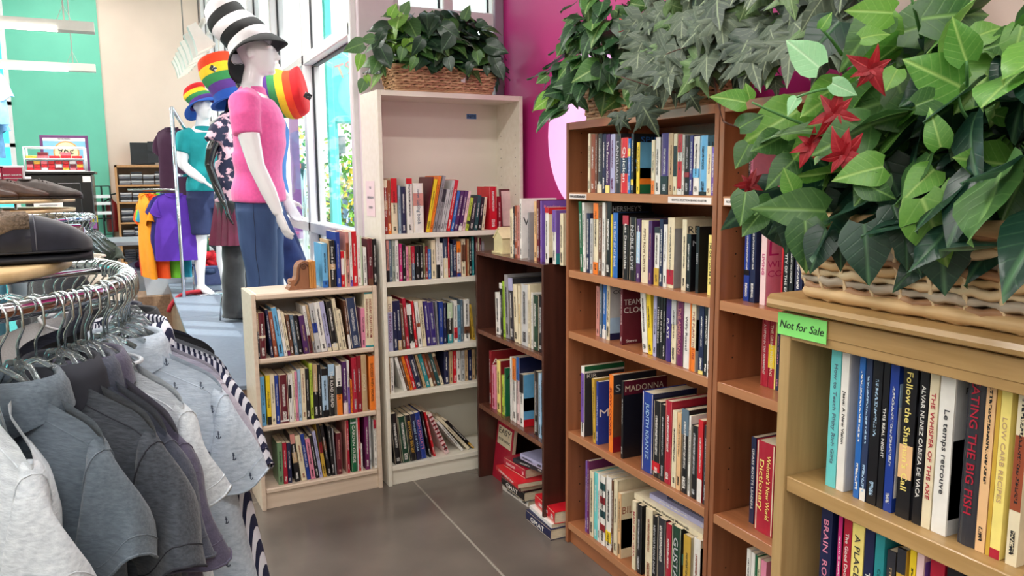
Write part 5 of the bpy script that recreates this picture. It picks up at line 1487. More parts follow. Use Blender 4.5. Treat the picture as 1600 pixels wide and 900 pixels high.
clearp = M('clear_plastic', (225, 236, 240), .08, var=0, trans=.92)
def hanger_meshes():
    wire = MB(); r = .021
    path = [V((0, 0, -.075)), V((0, 0, -.05)), V((.004, 0, -.042)), V((r, 0, -.02))]+[V((r*cos(a), 0, r*sin(a))) for a in [pi*k/9 for k in range(0, 10)]]+[V((-r*.92, 0, -.012))]
    wire.tube(path, .0022, 6); hook = wire.mesh('hook', steel)
    pl = MB()
    for s in (-1, 1):
        pl.tube([V((s*.0, 0, -.075)), V((s*.03, 0, -.078)), V((s*.06, 0, -.110)), V((s*.09, 0, -.145)), V((s*.12, 0, -.175))], [(.006, .004), (.0055, .004), (.005, .004), (.005, .004), (.005, .004)], 8)
        pl.tube([V((0, 0, -.085)), V((s*.04, 0, -.115)), V((s*.08, 0, -.15))], .003, 6)
    pl.tube([V((-.07, 0, -.15)), V((0, 0, -.145)), V((.07, 0, -.15))], .003, 6)
    pl.tube([V((0, 0, -.1)), V((0, 0, -.07))], .007, 8)
    return hook, pl.mesh('hanger_body', clearp)
HOOK, HBODY = hanger_meshes()
HNECK = MB().tube([V((-.05, 0, -.098)), V((-.02, 0, -.083)), V((0, 0, -.076)), V((.02, 0, -.083)), V((.05, 0, -.098))], [(.005, .004)]*5, 6).mesh('hanger_neck', clearp)
HK = MB().tube([V((0, 0, -.06)), V((0, 0, -.045)), V((.02, 0, -.02))]+[V((.02*cos(a), 0, .02*sin(a))) for a in [pi*k/5 for k in range(6)]], .002, 4).mesh('hook', steel)
def hanger(az, psi, label='clear plastic hanger with steel hook on the round foreground rail', group='clear hangers on the foreground rail', body=True, c=RC, r=RR, z=RZ):
    p = V((c[0]+r*cos(az), c[1]+r*sin(az), z-.0048+.0005)); t = thing('hanger', label, 'hanger', p, psi, group)
    link('hook', HOOK, t)
    if not body: link('hanger_neck', HNECK, t)
    if body: link('hanger_body', HBODY, t)
    return p
def sst(x): x = max(0, min(1, x)); return x*x*(3-2*x)
def fabric(name, c1, c2, sc=170, stretch=(.16, .6, 1)): return M(name, c1, .9, scale=sc, rgb2=c2, stretch=stretch, lo=.3, hi=.7, bump=.25, bscale=350, sheen=.2)
def garment(name, label, pos, psi, mat, W=.215, L=.74, slv=.23, T=.055, collar='polo', seed=0, slope=.36, flare=.04, sdir=(.32, -.95), sw=.085, cuff=True, lower=None, group='shirts on the round foreground rack', cat='shirt', cmat_=None):
    """a shirt hanging on its hanger; local x along the shoulders, z = 0 at the neck"""
    t = thing(name, label, cat, pos, psi, group); r = random.Random(seed)
    ks = [(r.uniform(12, 30), r.uniform(0, 6), r.uniform(-3, 3), r.uniform(.5, 1)) for _ in range(4)]
    def fold(x, z):
        return sum(a*sin(k*x+p+q*z) for k, p, q, a in ks)/4
    nk = .07
    def ztop(x):
        ax = abs(x); return -.004 if ax < nk*.6 else -(ax-nk*.6)*slope-2.2*max(0, ax-W*.82)**2*6
    N = 56; rows = [0, .012, .03, .06, .1, .16, .24, .34, .46, .6, .74, .88, 1.0]; rings = []
    for v in rows:
        rg = []
        for k in range(N):
            a = 2*pi*k/N; cx = math.copysign(abs(cos(a))**.8, cos(a)); sy = math.copysign(abs(sin(a))**.75, sin(a))
            wv = W+(flare)*sst(v*1.6)-.012*sst((v-.1)*6)*(1-sst((v-.4)*3)); x = wv*cx
            zt_ = ztop(W*cx); z = zt_*(1-v)+(-L)*v
            tk = .010+(T-.010)*sst(v/.14)*(1-.25*v)
            y = tk*sy+(.016*fold(x, z)*sst(v*3))+.006*sin(9*z+seed)*sst(v*3)
            if v < .05 and abs(x) < nk: y += math.copysign(.03*(1-abs(x)/nk), sy)*(1 if v < .03 else .6)
            rg.append(V((x, y, z)))
        rings.append(rg)
    MB().loft(rings, True, False, False).build('body', mat, t)
    d = V((sdir[0], 0, sdir[1])).normalized(); pn = V((-d.z, 0, d.x))
    for s in (1, -1):
        rs = []; zs = ztop(W); O0 = V((W-.012, 0, zs+.004)); I0 = V((W-.035, 0, zs-.17)); O1 = O0+V((.035, 0, -.01))+d*slv; I1 = O1-pn*(sw*1.75)+d*.012
        for i in range(11):
            f = i/10; oo = O0*(1-f)**2+(O0+V((.04, 0, -.03)))*(2*f*(1-f))+O1*f*f if f < 1 else O1
            ii = I0.lerp(I1, f); c = (oo+ii)/2; ax_ = (oo-ii)/2; rg = []
            for k in range(24):
                a = 2*pi*k/24; ca, sa = cos(a), math.copysign(abs(sin(a))**.8, sin(a))
                q = c+ax_*ca+V((0, (.024+.02*f)*sa*(1+.22*sin(5*f+k*.5+seed))+.012*sin(7*f+seed+ca*1.5)*f, 0)); q.z += .010*sin(k*.8+seed)*f*f
                rg.append(V((s*q.x, q.y, q.z)))
            rs.append(rg if s > 0 else rg[::-1])
        so = MB().loft(rs, True, False, False).build('sleeve', mat, t)
        if cuff:
            for o_, rr_ in ((-1, .0022), (-2, .0011)):
                e = [V(q) for q in rs[o_]]; MB().tube(e+[e[0]], rr_, 5, cap=False).build('hem', cmat_ or mat, so)
        MB().tube([V(q)*1.0+V((0, -.001 if q.y < 0 else .001, 0)) for q in rs[2]+[rs[2][0]]], .0013, 4, cap=False).build('armhole_seam', cmat_ or mat, so)
    # shoulder seam and side edge
    MB().tube([rings[2][k]+V((0, -.0015, -.004)) for k in range(42, 57) for k in [k % N]], .0014, 4).build('shoulder_seam', cmat_ or mat, t)
    if collar in ('polo', 'shirt'):
        n = 28; st = .03 if collar == 'shirt' else .024; rg = []
        for zz, o_ in ((-.028, .006), (-.004, .0), (st, -.002), (st+.004, .004), (st*.3, .014), (-.028, .020)):
            ring = []
            for k in range(n+1):
                a = -pi/2+2*pi*k/n; fr_ = abs(sin((a+pi/2)/2)); ptz = -.035*(1-fr_)**2*2 if o_ > .01 else -.012*(1-fr_)
                ring.append(V(((nk+o_)*cos(a), (.042+o_)*sin(a), zz+ptz)))
            rg.append(ring)
        MB().loft(rg, False, False, False).build('collar', cmat_ or mat, t)
        MB().box((-.014, -.058-.004, -.2), (.014, -.05, -.03)).build('placket', mat, t)
    elif collar == 'tee':
        ring = [V((nk*1.05*cos(a), .045*sin(a), -.006-.03*max(0, -sin(a)))) for a in [2*pi*k/24 for k in range(25)]]
        MB().tube(ring, .004, 6, cap=False).build('neckband', cmat_ or mat, t)
    return t, rings
heather = fabric('heather_light_grey', (178, 186, 196), (212, 219, 226))
polo_g = fabric('mid_grey_pique', (76, 88, 100), (98, 110, 122), 260)
den_c = fabric('charcoal_denim', (44, 50, 60), (72, 78, 88), 260)
slate_c = fabric('slate_pique', (52, 58, 74), (64, 70, 88), 140)
purp = fabric('purple_grey_cotton', (66, 62, 84), (80, 76, 100), 120)
heat2 = fabric('heather_blue_grey', (164, 178, 196), (194, 206, 220))
blackc = fabric('black_cotton', (16, 17, 24), (28, 30, 40), 120); navyd = fabric('navy_knit', (24, 28, 48), (36, 42, 66), 120)
lilac = fabric('lilac_grey_cotton', (164, 160, 178), (186, 182, 198), 120); greyd = fabric('dark_heather', (112, 116, 126), (140, 144, 154))
def stripe_mat():
    m = M('navy_white_stripes', (240, 240, 244), .9, var=.02, bump=.15, bscale=300); n = m.node_tree; b = n.nodes['Principled BSDF']; L = n.links
    tc = n.nodes.new('ShaderNodeTexCoord'); sx = n.nodes.new('ShaderNodeSeparateXYZ'); L.new(tc.outputs['Object'], sx.inputs[0])
    a = n.nodes.new('ShaderNodeMath'); a.operation = 'MULTIPLY'; a.inputs[1].default_value = 88; L.new(sx.outputs['X'], a.inputs[0])
    f = n.nodes.new('ShaderNodeMath'); f.operation = 'FRACT'; L.new(a.outputs[0], f.inputs[0]); g = n.nodes.new('ShaderNodeMath'); g.operation = 'GREATER_THAN'; g.inputs[1].default_value = .5; L.new(f.outputs[0], g.inputs[0])
    mx = n.nodes.new('ShaderNodeMix'); mx.data_type = 'RGBA'; mx.inputs[6].default_value = (*lin((28, 34, 66)), 1); mx.inputs[7].default_value = (*lin((222, 224, 236)), 1); L.new(g.outputs[0], mx.inputs[0]); L.new(mx.outputs[2], b.inputs['Base Color']); return m
stripe = stripe_mat()
seam_d = M('dark_seam_thread', (38, 40, 50), .9)
def hang(az, psi, name, label, mat, dz=.112, **k):
    p = hanger(radians(az), radians(psi)); return garment(name, label, p+V((0, 0, -dz)), radians(psi), mat, **k)
SH = {}
hang(-49, -68, 't_shirt', 'light heather grey T-shirt nearest the camera on the rack', heather, collar=None, seed=1, slv=.17, T=.06, W=.195, slope=.24)
hang(-43, -55, 'polo_shirt', 'mid grey polo shirt second nearest on the rack', polo_g, seed=2, slv=.16, W=.195, slope=.24)
hang(-35, -55, 'denim_shirt', 'charcoal denim shirt with dark stitched seams on the rack', den_c, collar='shirt', seed=3, slv=.19, W=.225, slope=.22, cmat_=seam_d)
hang(-31, -56, 'polo_shirt', 'slate polo shirt directly behind the charcoal denim shirt', slate_c, seed=4, slv=.18, W=.22, slope=.3)
hang(-28, -57, 't_shirt', 'purple grey shirt with narrow sleeve behind the slate polo', purp, collar='polo', seed=5, slv=.19, W=.23, slope=.34)
hang(-22, -54, 't_shirt', 'pale heather T-shirt in front of the anchor print shirt', heather, collar='tee', seed=6, slv=.15, W=.195, slope=.3)
an_t, an_r = hang(-11, -38, 'polo_shirt', 'pale blue-grey polo shirt with small anchor print', heat2, seed=7, slv=.17, sw=.09, W=.2, L=.85, slope=.38, flare=.065)
hang(-6, -36, 't_shirt', 'lilac grey shirt between anchor print and striped shirts', lilac, collar='tee', seed=8, slv=.17, L=.7, W=.19, flare=.0)
hang(-1, -33, 'striped_shirt', 'navy and white striped shirt at the end of the rack', stripe, collar='shirt', seed=9, slv=.19, L=.98, W=.205, flare=.085, slope=.34)
hang(5, -31, 't_shirt', 'dark heather shirt with hem showing below the anchor sleeve', greyd, collar='tee', seed=10, slv=.22, L=.8, W=.195, flare=.01)
hang(14, -20, 'black_shirt', 'black collared shirt behind the striped shirt', blackc, collar='shirt', seed=11, slv=.17, W=.19)
hang(24, -12, 'black_shirt', 'navy black knit shirt farthest along the visible rack', navyd, collar='shirt', seed=12, slv=.17, W=.19)
hang(38, 6, 't_shirt', 'white T-shirt on the far side of the foreground rack', M('white_cotton', (226, 226, 232), .9, var=.03, bump=.2, bscale=300), collar='tee', seed=13)
# anchors printed on the anchor shirt, laid on its surface
anm = M('anchor_navy_print', (62, 70, 92), .8, var=.05)
am = MB(); q = .0052
am.tube([(0, 0, q), (0, 0, -q*.9)], .0009, 4); am.tube([(q*.3*cos(a), 0, q*1.3+q*.3*sin(a)) for a in [2*pi*k/8 for k in range(9)]], .0007, 4, cap=False)
am.tube([(q*.9*cos(a), 0, -q*.1+q*.85*sin(a)) for a in [pi+pi*k/8 for k in range(9)]], .0009, 4); am.tube([(-q*.5, 0, q*.6), (q*.5, 0, q*.6)], .0007, 4)
ame = am.mesh('anchor_print', anm)
from mathutils.bvhtree import BVHTree
for ch in [c for c in an_t.children if c.name.split('.')[0] in ('body', 'sleeve')]:
    me = ch.data; bv = BVHTree.FromPolygons([v.co.copy() for v in me.vertices], [tuple(p.vertices) for p in me.polygons])
    for i in range(-6, 8):
        for j in range(0, 17):
            x = i*.047+(.0235 if j % 2 else 0); z = -.03-j*.042
            h_ = bv.ray_cast(V((x, -.5, z)), V((0, 1, 0)))
            if h_[0] is not None: link('anchor_print', ame, ch, Matrix.Translation(h_[0]+V((0, -.0012, 0))))
# bare hangers crowded on the rail
for k in range(34):
    az = -52+k*3.1+random.uniform(-1, 1)
    if k < 12 and k % 2: continue
    hanger(radians(az), radians(-46+.42*(az+50)+random.uniform(-5, 5)), body=False)
for k in range(16): hanger(radians(58+k*4.2), radians(20+k*4+random.uniform(-8, 8)), label='clear plastic hanger on the far side of the foreground rail', group='clear hangers on the far rail', body=False)

# black slipper on the wooden top
def slipper(pos, rz, label, L=.255):
    t = thing('slipper', label, 'slipper', pos, rz); sole = M('black_rubber', (24, 26, 34), .6, var=.1); upper = M('navy_suede', (26, 28, 44), .9, var=.15, scale=60, sheen=.4); fleece = M('taupe_fleece', (128, 112, 98), .95, var=.3, scale=160, bump=1, bscale=200)
    def hw(f): return .050*(1-.35*abs(f-.62)**1.6)*min(1, (max(0, f)*9+.02)**.5)*min(1, (max(0, 1-f)*7+.02)**.5)
    fs = [0, .03, .08, .16, .26, .38, .5, .62, .74, .84, .92, .97, 1.0]
    def ring(f, z0, z1, g=1.0): w = hw(f)*g; return [V((L*f, w*cos(a), (z0+z1)/2+(z1-z0)/2*max(-1, min(1, 1.3*sin(a))))) for a in [2*pi*k/16 for k in range(16)]]
    MB().loft([ring(f, 0, .016, 1.06) for f in fs]).build('sole', sole, t); MB().loft([ring(f, .017, .026, 1.09) for f in fs]).build('welt', sole, t)
    tp = lambda f: .064+.022*sst((f-.3)/.2) if f < .6 else .086-.012*sst((f-.6)/.25)-.036*max(0, (f-.74)/.26)**2
    u = MB(); u.loft([[V((L*f, hw(f)*y*1.02, .024+(tp(f)-.024)*z)) for y, z in ((-1, 0), (-1.02, .4), (-.86, .78), (-.5, .95), (0, 1.0), (.5, .95), (.86, .78), (1.02, .4), (1, 0))] for f in (.58, .62, .67, .72, .78, .85, .9, .95, .98, 1.0)], False); u.build('vamp', upper, t)
    for s in (-1, 1):
        bk = MB(); bk.loft([[V((L*f, s*hw(f)*1.03, .022)), V((L*f, s*hw(f)*1.04, .045)), V((L*f, s*hw(f)*1.0, tp(f)-.016)), V((L*f, s*hw(f)*.86, tp(f)-.016)), V((L*f, s*hw(f)*.86, .026))] for f in (.005, .03, .08, .16, .26, .4, .61)], True); bk.build('side_panel', upper, t)
    cf = MB(); path = [V((L*f, -hw(f)*.96, tp(f)-.010)) for f in (.61, .5, .38, .26, .16, .08, .03)]+[V((L*.008, 0, .060))]+[V((L*f, hw(f)*.96, tp(f)-.010)) for f in (.03, .08, .16, .26, .38, .5, .61)]
    cf.tube(path, [(.015, .008)]*len(path), 10, ref=(0, 0, 1)); cf.build('fleece_cuff', fleece, t)
    MB().loft([[V((L*f, hw(f)*.85*y, .030)) for y in (-1, 1)] for f in fs[1:8]], False, smooth=False).build('insole', fleece, t)
    MB().tube([V((L*.64, hw(.64)*1.02*y, .025+(tp(.64)-.024)*z)) for y, z in ((-1, 0), (-1.02, .4), (-.86, .78), (-.5, .95), (0, 1.0))], .0013, 5).build('stitch_line', M('grey_thread', (96, 98, 110), .8), t)
pz = RC.z if len(RC) > 2 else 0
sp = at(143, 398, 'z', zt+.02); sl = at(-150, 402, 'z', zt+.02)
slipper(V((sp.x-.245, sp.y-.14, zt+.0205)), radians(8), 'black slipper with taupe fleece lining on the wooden rack top')
slipper(V((sp.x-.29, sp.y-.02, zt+.0205)), radians(14), 'second black slipper behind the front one on the rack top')
# ------------------------------------------------------------------ back of the store
blackp = M('black_gloss_panel', (14, 14, 18), .2, var=.1, coat=.3); metalb = M('black_wire', (24, 34, 34), .5, .4)
whiteP = M('white_plastic', (226, 226, 228), .4, var=.02)
YK = 9.4
def pxbox(name, label, cat, x0, y0, x1, y1, Y, d, mat, part='body', r=.004, group=None):
    a = at(x0, y1, 'y', Y); b = at(x1, y0, 'y', Y); t = thing(name, label, cat, (a.x, Y, a.z), 0, group)
    BB((0, 0, 0), (b.x-a.x, d, b.z-a.z), r).build(part, mat, t); return t, b.x-a.x, b.z-a.z
# black cooler with candy rack
a = at(35, 268, 'y', YK); b = at(143, 268, 'y', YK); hC = a.z
t = thing('drink_cooler', 'black cooler cabinet in front of the teal wall', 'cooler', (a.x, YK, 0)); wC = b.x-a.x
BB((0, 0, 0), (wC, .7, hC-.03), .01).build('body', blackp, t); BB((-.02, -.02, hC-.03), (wC+.03, .72, hC), .005).build('top', blackp, t)
for x in (.0, wC*.42): BB((x+.04, -.02, .15), (x+wC*.4, 0, hC-.12), .004).build('door', blackp, t)
MB().tube([(wC*.4, -.05, .6), (wC*.4, -.05, 1.3)], .014, 8).build('handle', chrome, t)
B((wC*.02, -.022, hC-.1), (wC*.12, -.02, hC-.05)).build('price_strip', paper, t); B((wC*.86, -.022, hC-.11), (wC*.98, -.02, hC-.05)).build('price_strip', paper, t)
ts = thing('notice_sheet', 'white notice sheet on the black cooler door', 'notice', (a.x+wC*.12, YK-.025, hC-.55)); B((0, 0, 0), (.26, .002, .33)).build('sheet', paper, ts)
for zz in (.12, .2, .26): B((.05, -.001, zz), (.21, 0, zz+.012)).build('print_line', print_mat('grey'), ts)
t = thing('candy_rack', 'white wire candy rack on top of the black cooler', 'display rack', (a.x+.02, YK+.05, hC+.001))
wr = wC*.88
for z in (.004, .125, .245):
    for y in (0, .28): MB().tube([(0, y, z), (wr, y, z)], .008, 6).build('rail', whiteP, t)
    B((0, 0, z-.004), (wr, .28, z)).build('tray', whiteP, t) if z < .2 else None
for x in (0, wr):
    for y in (0, .28): MB().tube([(x, y, 0), (x, y, .25)], .009, 6).build('upright', whiteP, t)
cands = [M('candy_red', (196, 30, 40), .3, var=.3, scale=50), M('candy_pink', (226, 110, 120), .3, var=.2, scale=50), M('candy_yellow', (226, 170, 60), .3, var=.3, scale=50), M('candy_white', (226, 216, 216), .3, var=.1), M('candy_maroon', (110, 24, 40), .3, var=.2)]
ci = 0; cn = ['red', 'pink', 'yellow', 'white', 'maroon']
for lv, z in ((0, .006), (1, .127)):
    for k in range(8 if lv == 0 else 5):
        for j in range(3 if lv == 0 else 1+k % 2):
            q = (0, 0, 1, 0, 4, 0, 3, 2)[(k*3+j*2+lv*7) % 8]; x = .015+k*(wr-.03)/(8 if lv == 0 else 5)
            o = BB((0, 0, 0), ((wr-.03)/(8 if lv == 0 else 5)*.9, .1, .034), .003).build('candy_box', cands[q], None); o.location = (a.x+.02+x, YK+.06, hC+z+j*.0346)
            tag(o, '%s candy box, %s along, %s row of the %s candy tier' % (cn[q], ORD[k], ORD[j], ('lower', 'upper')[lv]), 'candy')
# price poster
p0 = at(66, 268, 'y', YK+.6); p1 = at(137, 212, 'y', YK+.6); t = thing('price_poster', 'framed price poster with a large cookie behind the candy rack', 'poster', (p0.x, YK+.6, p0.z))
pw, ph = p1.x-p0.x, p1.z-p0.z
BB((0, 0, 0), (pw, .03, ph), .004).build('frame', M('purple_frame', (96, 44, 96), .4), t); B((.03, -.003, .03), (pw-.03, 0, ph-.03)).build('sheet', M('poster_sky', (120, 176, 206), .5, var=.03), t)
B((.03, -.005, ph*.84), (pw-.03, -.003, ph-.03)).build('header', paper, t); B((pw*.37, -.006, ph*.885), (pw*.63, -.005, ph*.915)).build('print_line', print_mat('charcoal'), t)
for r_, dy, mm in ((pw*.27, .006, M('cookie_edge', (206, 140, 70), .6)), (pw*.24, .009, M('cookie_face', (226, 206, 160), .6, var=.1, scale=30))):
    MB().loft([[(pw*.53+r_*cos(2*pi*k/32), -dy+e, ph*.52+r_*sin(2*pi*k/32)) for k in range(32)] for e in (.004, 0)], True, False, True, False).build('cookie', mm, t)
wtext('96\u00a2', .2, ink, (p0.x+pw*.53, YK+.589, p0.z+ph*.55), (1, 0, 0), (0, 0, 1), t, fit=(pw*.34, ph*.24), shear=.15)
B((pw*.27, -.012, ph*.28), (pw*.8, -.009, ph*.36)).build('banner', M('plum_banner', (80, 34, 66), .5), t)
# red department signs over the racks
for x0, x1, lb, tx in ((-22, 2, 'red department sign cut by the picture edge', 'MEN'), (6, 34, 'red sign for shorts above the brown shoes', "MEN'S SHORTS")):
    q0 = at(x0, 298, 'y', 4.6); q1 = at(x1, 262, 'y', 4.6); t = thing('rack_sign', lb, 'sign', (q0.x, 4.6, q0.z)); w_, h_ = q1.x-q0.x, q1.z-q0.z
    BB((-.01, 0, -.01), (w_+.01, .012, h_+.01), .003).build('holder', whiteP, t); B((0, -.002, 0), (w_, 0, h_)).build('card', M('sign_red', (170, 24, 66), .5, var=.04), t)
    B((0, -.003, 0), (w_, -.002, h_*.22)).build('foot_strip', M('sign_cream', (226, 200, 180), .5), t); B((w_*.05, -.003, h_*.52), (w_*.95, -.002, h_*.545)).build('rule', whiteP, t)
    wtext(tx, .03, whiteP, (q0.x+w_*.5, 4.597, q0.z+h_*.68), (1, 0, 0), (0, 0, 1), t, fit=(w_*.9, h_*.16), bold=.02)
    MB().tube([(w_/2, .006, -.01), (w_/2, .006, -.2)], .006, 6).build('stem', chrome, t)
# second round rack with brown shoes
c2 = at(0, 330, 'y', 4.75); R2C = V((c2.x-.06, 4.75)); z2 = 1.40
t = thing('round_rack', 'farther round clothes rack carrying brown shoes', 'clothes rack', (R2C.x, R2C.y, 0))
ringtube(R2C, .47, z2, .0145, 48, 8).build('rail', chrome, t, world=True); MB().tube([(R2C.x, R2C.y, 0), (R2C.x, R2C.y, z2+.08)], .02, 10).build('post', chrome, t, world=True)
for k in range(4): MB().tube([(R2C.x, R2C.y, z2), (R2C.x+.47*cos(k*pi/2), R2C.y+.47*sin(k*pi/2), z2)], .008, 6).build('spoke', chrome, t, world=True)
for zz in (z2+.035, z2+.085): MB().lathe([(0, 0), (.40, 0), (.40, .016), (0, .016)], 40, (R2C.x, R2C.y, zz)).build('wooden_top', pale, t, world=True)
for k in range(30):
    hanger(radians(-120+k*6.2), radians(-120+k*6.2), 'clear hanger on the rail of the farther round rack', 'clear hangers on the farther rack', True, R2C, .47, z2)
olive_c = fabric('olive_denim', (62, 72, 62), (78, 90, 78)); creamc = fabric('cream_fleece', (206, 196, 182), (222, 214, 200))
for az, psi, mt_, lb in ((-8, -30, olive_c, 'olive trousers-weight shirt on the farther rack with a yellow tag'), (-40, -50, M('denim_mid', (60, 84, 120), .8, var=.2), 'mid blue garment on the farther rack'), (-62, -66, M('white_cotton', (226, 226, 232), .9, var=.03), 'white garment on the farther rack'), (-84, -88, M('teal_knit', (80, 140, 160), .9, var=.1), 'teal garment on the farther rack')):
    p = V((R2C.x+.47*cos(radians(az)), R2C.y+.47*sin(radians(az)), z2-.105)); garment('shirt', lb, p, radians(psi), mt_, collar='tee', seed=az+100, W=.13 if az == -8 else .2, L=.34 if az == -8 else .6, slv=.06 if az == -8 else .2, flare=.0, group='garments on the farther round rack')
for px, mm, lb in (((147, 342), M('tag_yellow', (244, 226, 40), .5), 'yellow price tag on the olive garment'), ((146, 352), M('tag_lilac', (196, 130, 210), .5), 'lilac price tag on the olive garment')):
    p = ad(*px, 4.3); tag(BB((-.018, -.001, -.018), (.018, .001, .018), .001, Matrix.Translation(p)).build('price_tag', mm, None), lb, 'tag')
# cream garment on a low rack between the two round racks
p = ad(150, 392, 2.75)
garment('jacket', 'cream fleece jacket hanging behind the slippers', V((p.x-.03, p.y, p.z-.01)), radians(-50), creamc, collar='tee', seed=40, slv=.2, W=.14, group='garments behind the slippers', cat='jacket', T=.07)
garment('jacket', 'black jacket hanging beside the cream fleece', V((p.x-.12, p.y, p.z-.02)), radians(-55), blackc, collar='tee', seed=41, slv=.2, W=.14, group='garments behind the slippers', cat='jacket', T=.07)
t = thing('straight_rack', 'low chrome rail behind the slippers', 'clothes rack', (p.x-.1, p.y, 0))
MB().tube([(-.9, 0, p.z+.085), (.06, 0, p.z+.085)], .012, 8).build('rail', chrome, t); [MB().tube([(x, y, 0), (x, y, p.z+.085)], .012, 8).build('upright', chrome, t) for x, y in ((-.9, 0), (.06, 0))]
# brown shoes
def shoe(pos, rz, mat, label, L=.29):
    t = thing('shoe', label, 'shoe', pos, rz, 'brown shoes on the farther rack'); so = M('shoe_sole_dark', (40, 28, 22), .6)
    fs = [0, .05, .15, .3, .42, .55, .68, .8, .9, .97, 1]; hw = [.018, .03, .034, .034, .036, .041, .046, .046, .040, .026, .008]; tp = [.085, .095, .098, .098, .094, .082, .066, .056, .046, .036, .022]
    MB().loft([[V((L*f, w*1.06*cos(a), .009+.009*sin(a)+(.006 if f < .3 else 0))) for a in [2*pi*k/12 for k in range(12)]] for f, w in zip(fs, hw)]).build('sole', so, t)
    MB().loft([[V((L*f, w*y*(.8 if z > .8 else 1), .016+(h_-.016)*z)) for y, z in ((-1, 0), (-1, .4), (-.8, .8), (-.3, 1), (.3, 1), (.8, .8), (1, .4), (1, 0))] for f, w, h_ in zip(fs, hw, tp)]).build('upper', mat, t)
    MB().loft([[V((L*(.16+.11*cos(a)), .024*sin(a), z)) for a in [2*pi*k/16 for k in range(16)]] for z in (.094, .101)], True, False, True).build('opening', so, t)
    for i in range(4): MB().tube([(L*(.36+.06*i), -.02, .098-.008*i), (L*(.36+.06*i), .02, .098-.008*i)], .003, 5).build('lace', so, t)
zs = z2+.102
br = [M('brown_leather', (110, 62, 38), .4, var=.25, scale=30), M('dark_brown_leather', (66, 42, 32), .45, var=.25, scale=30), M('grey_brown_leather', (70, 60, 56), .5, var=.2, scale=30)]
for i, (px, rz, m_, lb) in enumerate(((-6, -1.0, 0, 'brown leather shoe at the picture edge on the farther rack'), (14, -.5, 0, 'tan brown leather shoe second from the edge'), (38, -.3, 1, 'dark brown laced shoe in the middle of the shoe row'), (55, -.2, 1, 'dark brown shoe third from the end of the row'), (72, -.1, 2, 'grey brown shoe pointing off the rack end'))):
    q = at(px, 312, 'z', zs); shoe(V((R2C.x-.36+.13*i, 4.62-.02*i, zs+.0005)), rz, br[m_], lb)
# wire rack and fire extinguisher against the teal wall
a = at(150, 370, 'y', YF-.4); b = at(171, 291, 'y', YF-.4); t = thing('wire_rack', 'narrow black wire rack with pale shelves against the teal wall', 'wire rack', (a.x, YF-.4, 0)); w_ = b.x-a.x
for x in (0, w_/2, w_):
    for y in (0, .25): MB().tube([(x, y, 0), (x, y, b.z)], .008, 6).build('wire', metalb, t)
for k in range(7): MB().tube([(0, 0, .2+.22*k), (w_, 0, .2+.22*k)], .006, 6).build('crossbar', metalb, t)
for py in (307, 318, 333): z_ = at(155, py, 'y', YF-.4).z; B((0, -.03, z_-.02), (w_, .25, z_+.02)).build('shelf', whiteP, t)
p = at(176, 340, 'y', YF-.2); t = thing('fire_extinguisher', 'dark red fire extinguisher beside the disc shelf', 'fire extinguisher', (p.x, YF-.2, p.z-.2))
MB().lathe([(0, 0), (.075, .005), (.08, .03), (.08, .36), (.05, .42), (.02, .44), (.02, .47), (0, .47)], 20).build('cylinder', M('extinguisher_red', (120, 20, 26), .35), t)
MB().tube([(0, 0, .47), (.0, -.02, .52), (.09, -.02, .54)], .012, 6).build('lever', metalb, t); MB().tube([(0, -.02, .48), (-.1, -.05, .42), (-.1, -.06, .15)], .012, 6).build('hose', metalb, t)
# disc bookcase with stacks of cases
a = at(178, 258, 'y', YF-.35); zt_ = a.z; wD = 1.32
t = thing('disc_shelf', 'light oak bookcase full of disc cases against the far wall', 'bookcase', (a.x, YF-.35, 0)); oak = wood('light_oak', (176, 124, 78), (192, 142, 94), .45, 2, 3)
for x in (0, wD-.03): B((x, 0, 0), (x+.03, .33, zt_)).build('side_panel', oak, t)
B((0, 0, zt_-.03), (wD, .33, zt_)).build('top_panel', oak, t); B((.03, .31, 0), (wD-.03, .32, zt_-.03)).build('back_panel', M('oak_back', (150, 116, 90), .6), t)
zsD = [at(182, py, 'y', YF-.35).z for py in (289, 316, 348, 378, 410, 440)]
for z in zsD: B((.03, 0, z-.025), (wD-.03, .32, z)).build('shelf', oak, t)
cdm = [M('disc_grey', (150, 150, 158), .3, scale=1, stretch=(1, 1, 90), rgb2=(56, 56, 66), lo=.44, hi=.5), M('disc_pale', (196, 190, 190), .3, scale=1, stretch=(1, 1, 80), rgb2=(84, 80, 92), lo=.46, hi=.56), M('disc_dark', (36, 36, 44), .3, scale=1, stretch=(1, 1, 90), rgb2=(110, 104, 108), lo=.52, hi=.6)]
for r, z in enumerate(zsD[:5]):
    top = ([zt_-.03]+zsD)[r]-.03
    for k in range(8):
        hh = (top-z)*random.uniform(.62, .9); n = max(3, int(hh/.028)); st = thing('disc_stack', 'stack of disc cases, %s along the %s oak shelf' % (ORD[k], ORD[r]), 'disc cases', (a.x+.05+k*.152, YF-.345, z+.001), 0, 'stacks of disc cases on the oak bookcase')
        me = BB((0, 0, 0), (.142, .125, hh/n*.86), .002).mesh('disc_case')
        for i in range(n):
            o = link('disc_case', me, st, Matrix.Translation((random.uniform(-.004, .004), random.uniform(0, .012), i*hh/n)))
            if not me.materials: me.materials.append(None)
            o.material_slots[0].link = 'OBJECT'; o.material_slots[0].material = cdm[2 if r > 3 else (i*7+k*3+r) % 3]
pxbox('stereo_box', 'square black boxed stereo on top of the oak disc bookcase', 'stereo', 205, 223, 240, 256.5, YF-.3, .22, M('matte_black', (20, 21, 26), .5, var=.2), 'case')
so = [o for o in bpy.data.objects if o.name.startswith('stereo_box')][0]
